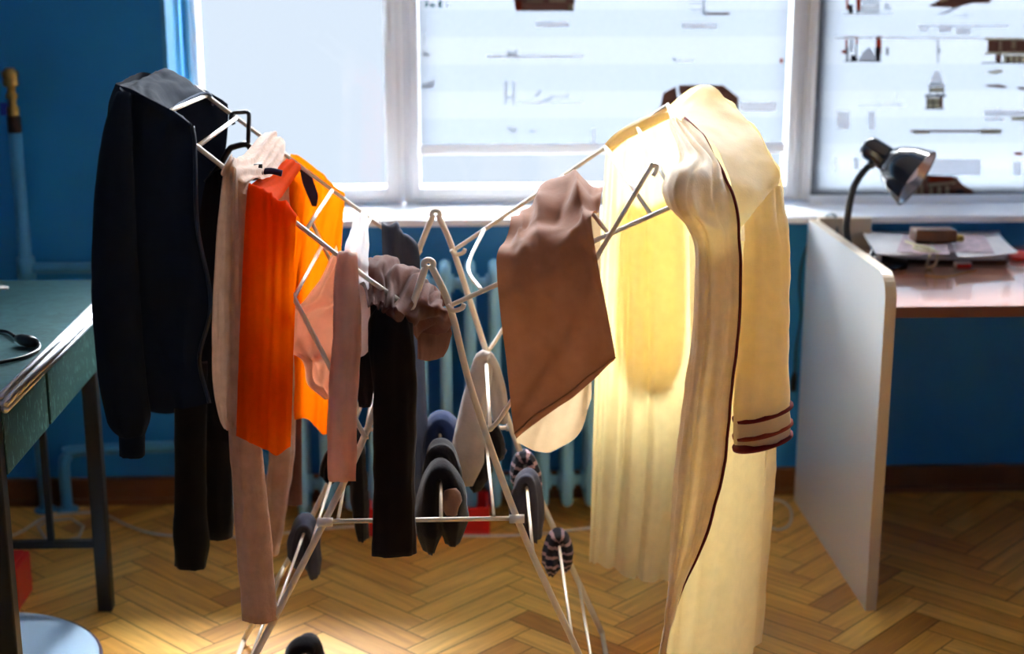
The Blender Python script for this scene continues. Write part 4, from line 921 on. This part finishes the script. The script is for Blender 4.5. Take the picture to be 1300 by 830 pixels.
for o_ in (0, 8):
    c0 = G(1290+o_, 322+o_*.6, ZD+.008); ring = [c0+np.array([.028*math.cos(a), .014*math.sin(a), 0]) for a in np.linspace(0, 2*math.pi, 20, endpoint=False)]
    bm = bmesh.new(); tube(bm, ring, .006, 8, closed=True); finish('handle', bm, M['red'], s)
a, b = G(1278, 324, ZD+.006), G(1236, 327, ZD+.006); bm = bmesh.new(); tube(bm, [a, (a+b)/2, b], [.006, .005, .001], 6); finish('blade', bm, M['chrome'], s)
tag(obj_tube('rubber_band', [G(x, y, ZD+.002) for x, y in ((1174, 349), (1190, 351), (1206, 350), (1222, 346), (1240, 342))], .0016, M['brass'], None, 6, smoothn=6), 'thin tan elastic cord lying on the desk in front of the papers', 'cord')
e_ = thing('eraser', 'small orange and white eraser in front of the papers', 'eraser', tuple(G(1222, 336, ZD)))
q = G(1222, 338, ZD); bm = bmesh.new(); box(bm, q[0]-.022, q[0]+.022, q[1]-.009, q[1]+.009, ZD+.0005, ZD+.012); finish('rubber', bm, M['plastic_white'], e_, bevel=.002)
bm = bmesh.new(); box(bm, q[0]-.018, q[0]+.02, q[1]-.0097, q[1]+.0097, ZD, ZD+.0078); finish('sleeve', bm, M['red'], e_, bevel=.001)
# cables
pts = [G(x, y, .004) for x, y in ((-30, 690), (20, 678), (60, 656), (100, 651), (130, 652), (165, 668), (200, 678), (260, 682), (330, 680), (400, 672), (470, 668), (540, 676), (600, 680), (680, 678), (750, 670), (850, 662), (950, 640), (985, 634), (1003, 645), (1003, 664), (990, 672), (975, 668))]
tag(obj_tube('extension_cable', pts, .004, M['cable_white'], None, 8, smoothn=6), 'long white cable running along the floor under the radiator', 'cable')
pts = [G(x, y, .004) for x, y in ((48, 668), (62, 661), (90, 658), (106, 668), (100, 682), (78, 688), (58, 684), (48, 668))]
tag(obj_tube('cable_loop', pts[:-1], .0035, M['cable_white'], None, 8, closed=True, smoothn=0), 'loose white loop of cable on the floor behind the table leg', 'cable')
pts = [base+np.array([0, .07, .006]), np.array([1.09, 3.84, ZD+.005]), np.array([1.06, 3.868, ZD+.03]), np.array([1.05, 3.885, .828]), np.array([1.02, 3.93, .80]), P(1021, 322, 3.9645), P(1015, 360, 3.9645), P(1017, 400, 3.9645), P(1011, 440, 3.9645), P(1009, 475, 3.9645)]
obj_tube('power_cable', pts, .0035, M['cable_teal'], lamp, 8, smoothn=6)
bm = bmesh.new(); tube(bm, [P(1009, 473, 3.962), P(1008, 480, 3.96), P(1007, 496, 3.96)], [.005, .009, .008], 10); finish('plug', bm, M['black_plastic'], lamp)
q0, q1 = G(470, 668), G(622, 676)
bm = bmesh.new(); x0, x1, y0 = q0[0], q1[0], q1[1]-.02
box(bm, x0, x1, y0, y0+.13, .0005, .012); box(bm, x0, x1, y0, y0+.008, .012, .08); box(bm, x0, x1, y0+.122, y0+.13, .012, .08); box(bm, x0, x0+.008, y0+.008, y0+.122, .012, .08); box(bm, x1-.008, x1, y0+.008, y0+.122, .012, .08)
tag(finish('tray', bm, M['red'], smooth=False, bevel=.004), 'low red plastic tray on the floor in front of the radiator', 'tray')
# ================================================================== LIGHT
w = bpy.data.worlds.new('sky'); sc.world = w; w.use_nodes = True
nt = w.node_tree; nt.nodes.clear()
out = nt.nodes.new('ShaderNodeOutputWorld'); bg = nt.nodes.new('ShaderNodeBackground')
tc = nt.nodes.new('ShaderNodeTexCoord'); sx = nt.nodes.new('ShaderNodeSeparateXYZ'); nt.links.new(tc.outputs['Generated'], sx.inputs[0])
rp = nt.nodes.new('ShaderNodeValToRGB'); mr = nt.nodes.new('ShaderNodeMapRange')
mr.inputs['From Min'].default_value = -1; mr.inputs['From Max'].default_value = 1
nt.links.new(sx.outputs['Z'], mr.inputs['Value']); nt.links.new(mr.outputs['Result'], rp.inputs['Fac'])
SKY = 21.0
cr = rp.color_ramp; cr.elements[0].position = .5; cr.elements[0].color = (.375/SKY, .42/SKY, .485/SKY, 1)
cr.elements[1].position = .56; cr.elements[1].color = (.90, .95, 1.0, 1)
nt.links.new(rp.outputs['Color'], bg.inputs['Color']); bg.inputs['Strength'].default_value = SKY
nt.links.new(bg.outputs['Background'], out.inputs['Surface'])

sun_d = bpy.data.lights.new('sun', 'SUN'); sun_d.energy = 56; sun_d.angle = math.radians(50); sun_d.color = (1.0, .965, .92)
sun = bpy.data.objects.new('sun', sun_d); COL.objects.link(sun); sun.location = (0, 8, 6)
el, az = math.radians(68), math.radians(3)      # light comes in from the window side, slightly from the right
dv = Vector((-math.sin(az)*math.cos(el), -math.cos(az)*math.cos(el), -math.sin(el)))
sun.rotation_euler = dv.to_track_quat('-Z', 'Y').to_euler()
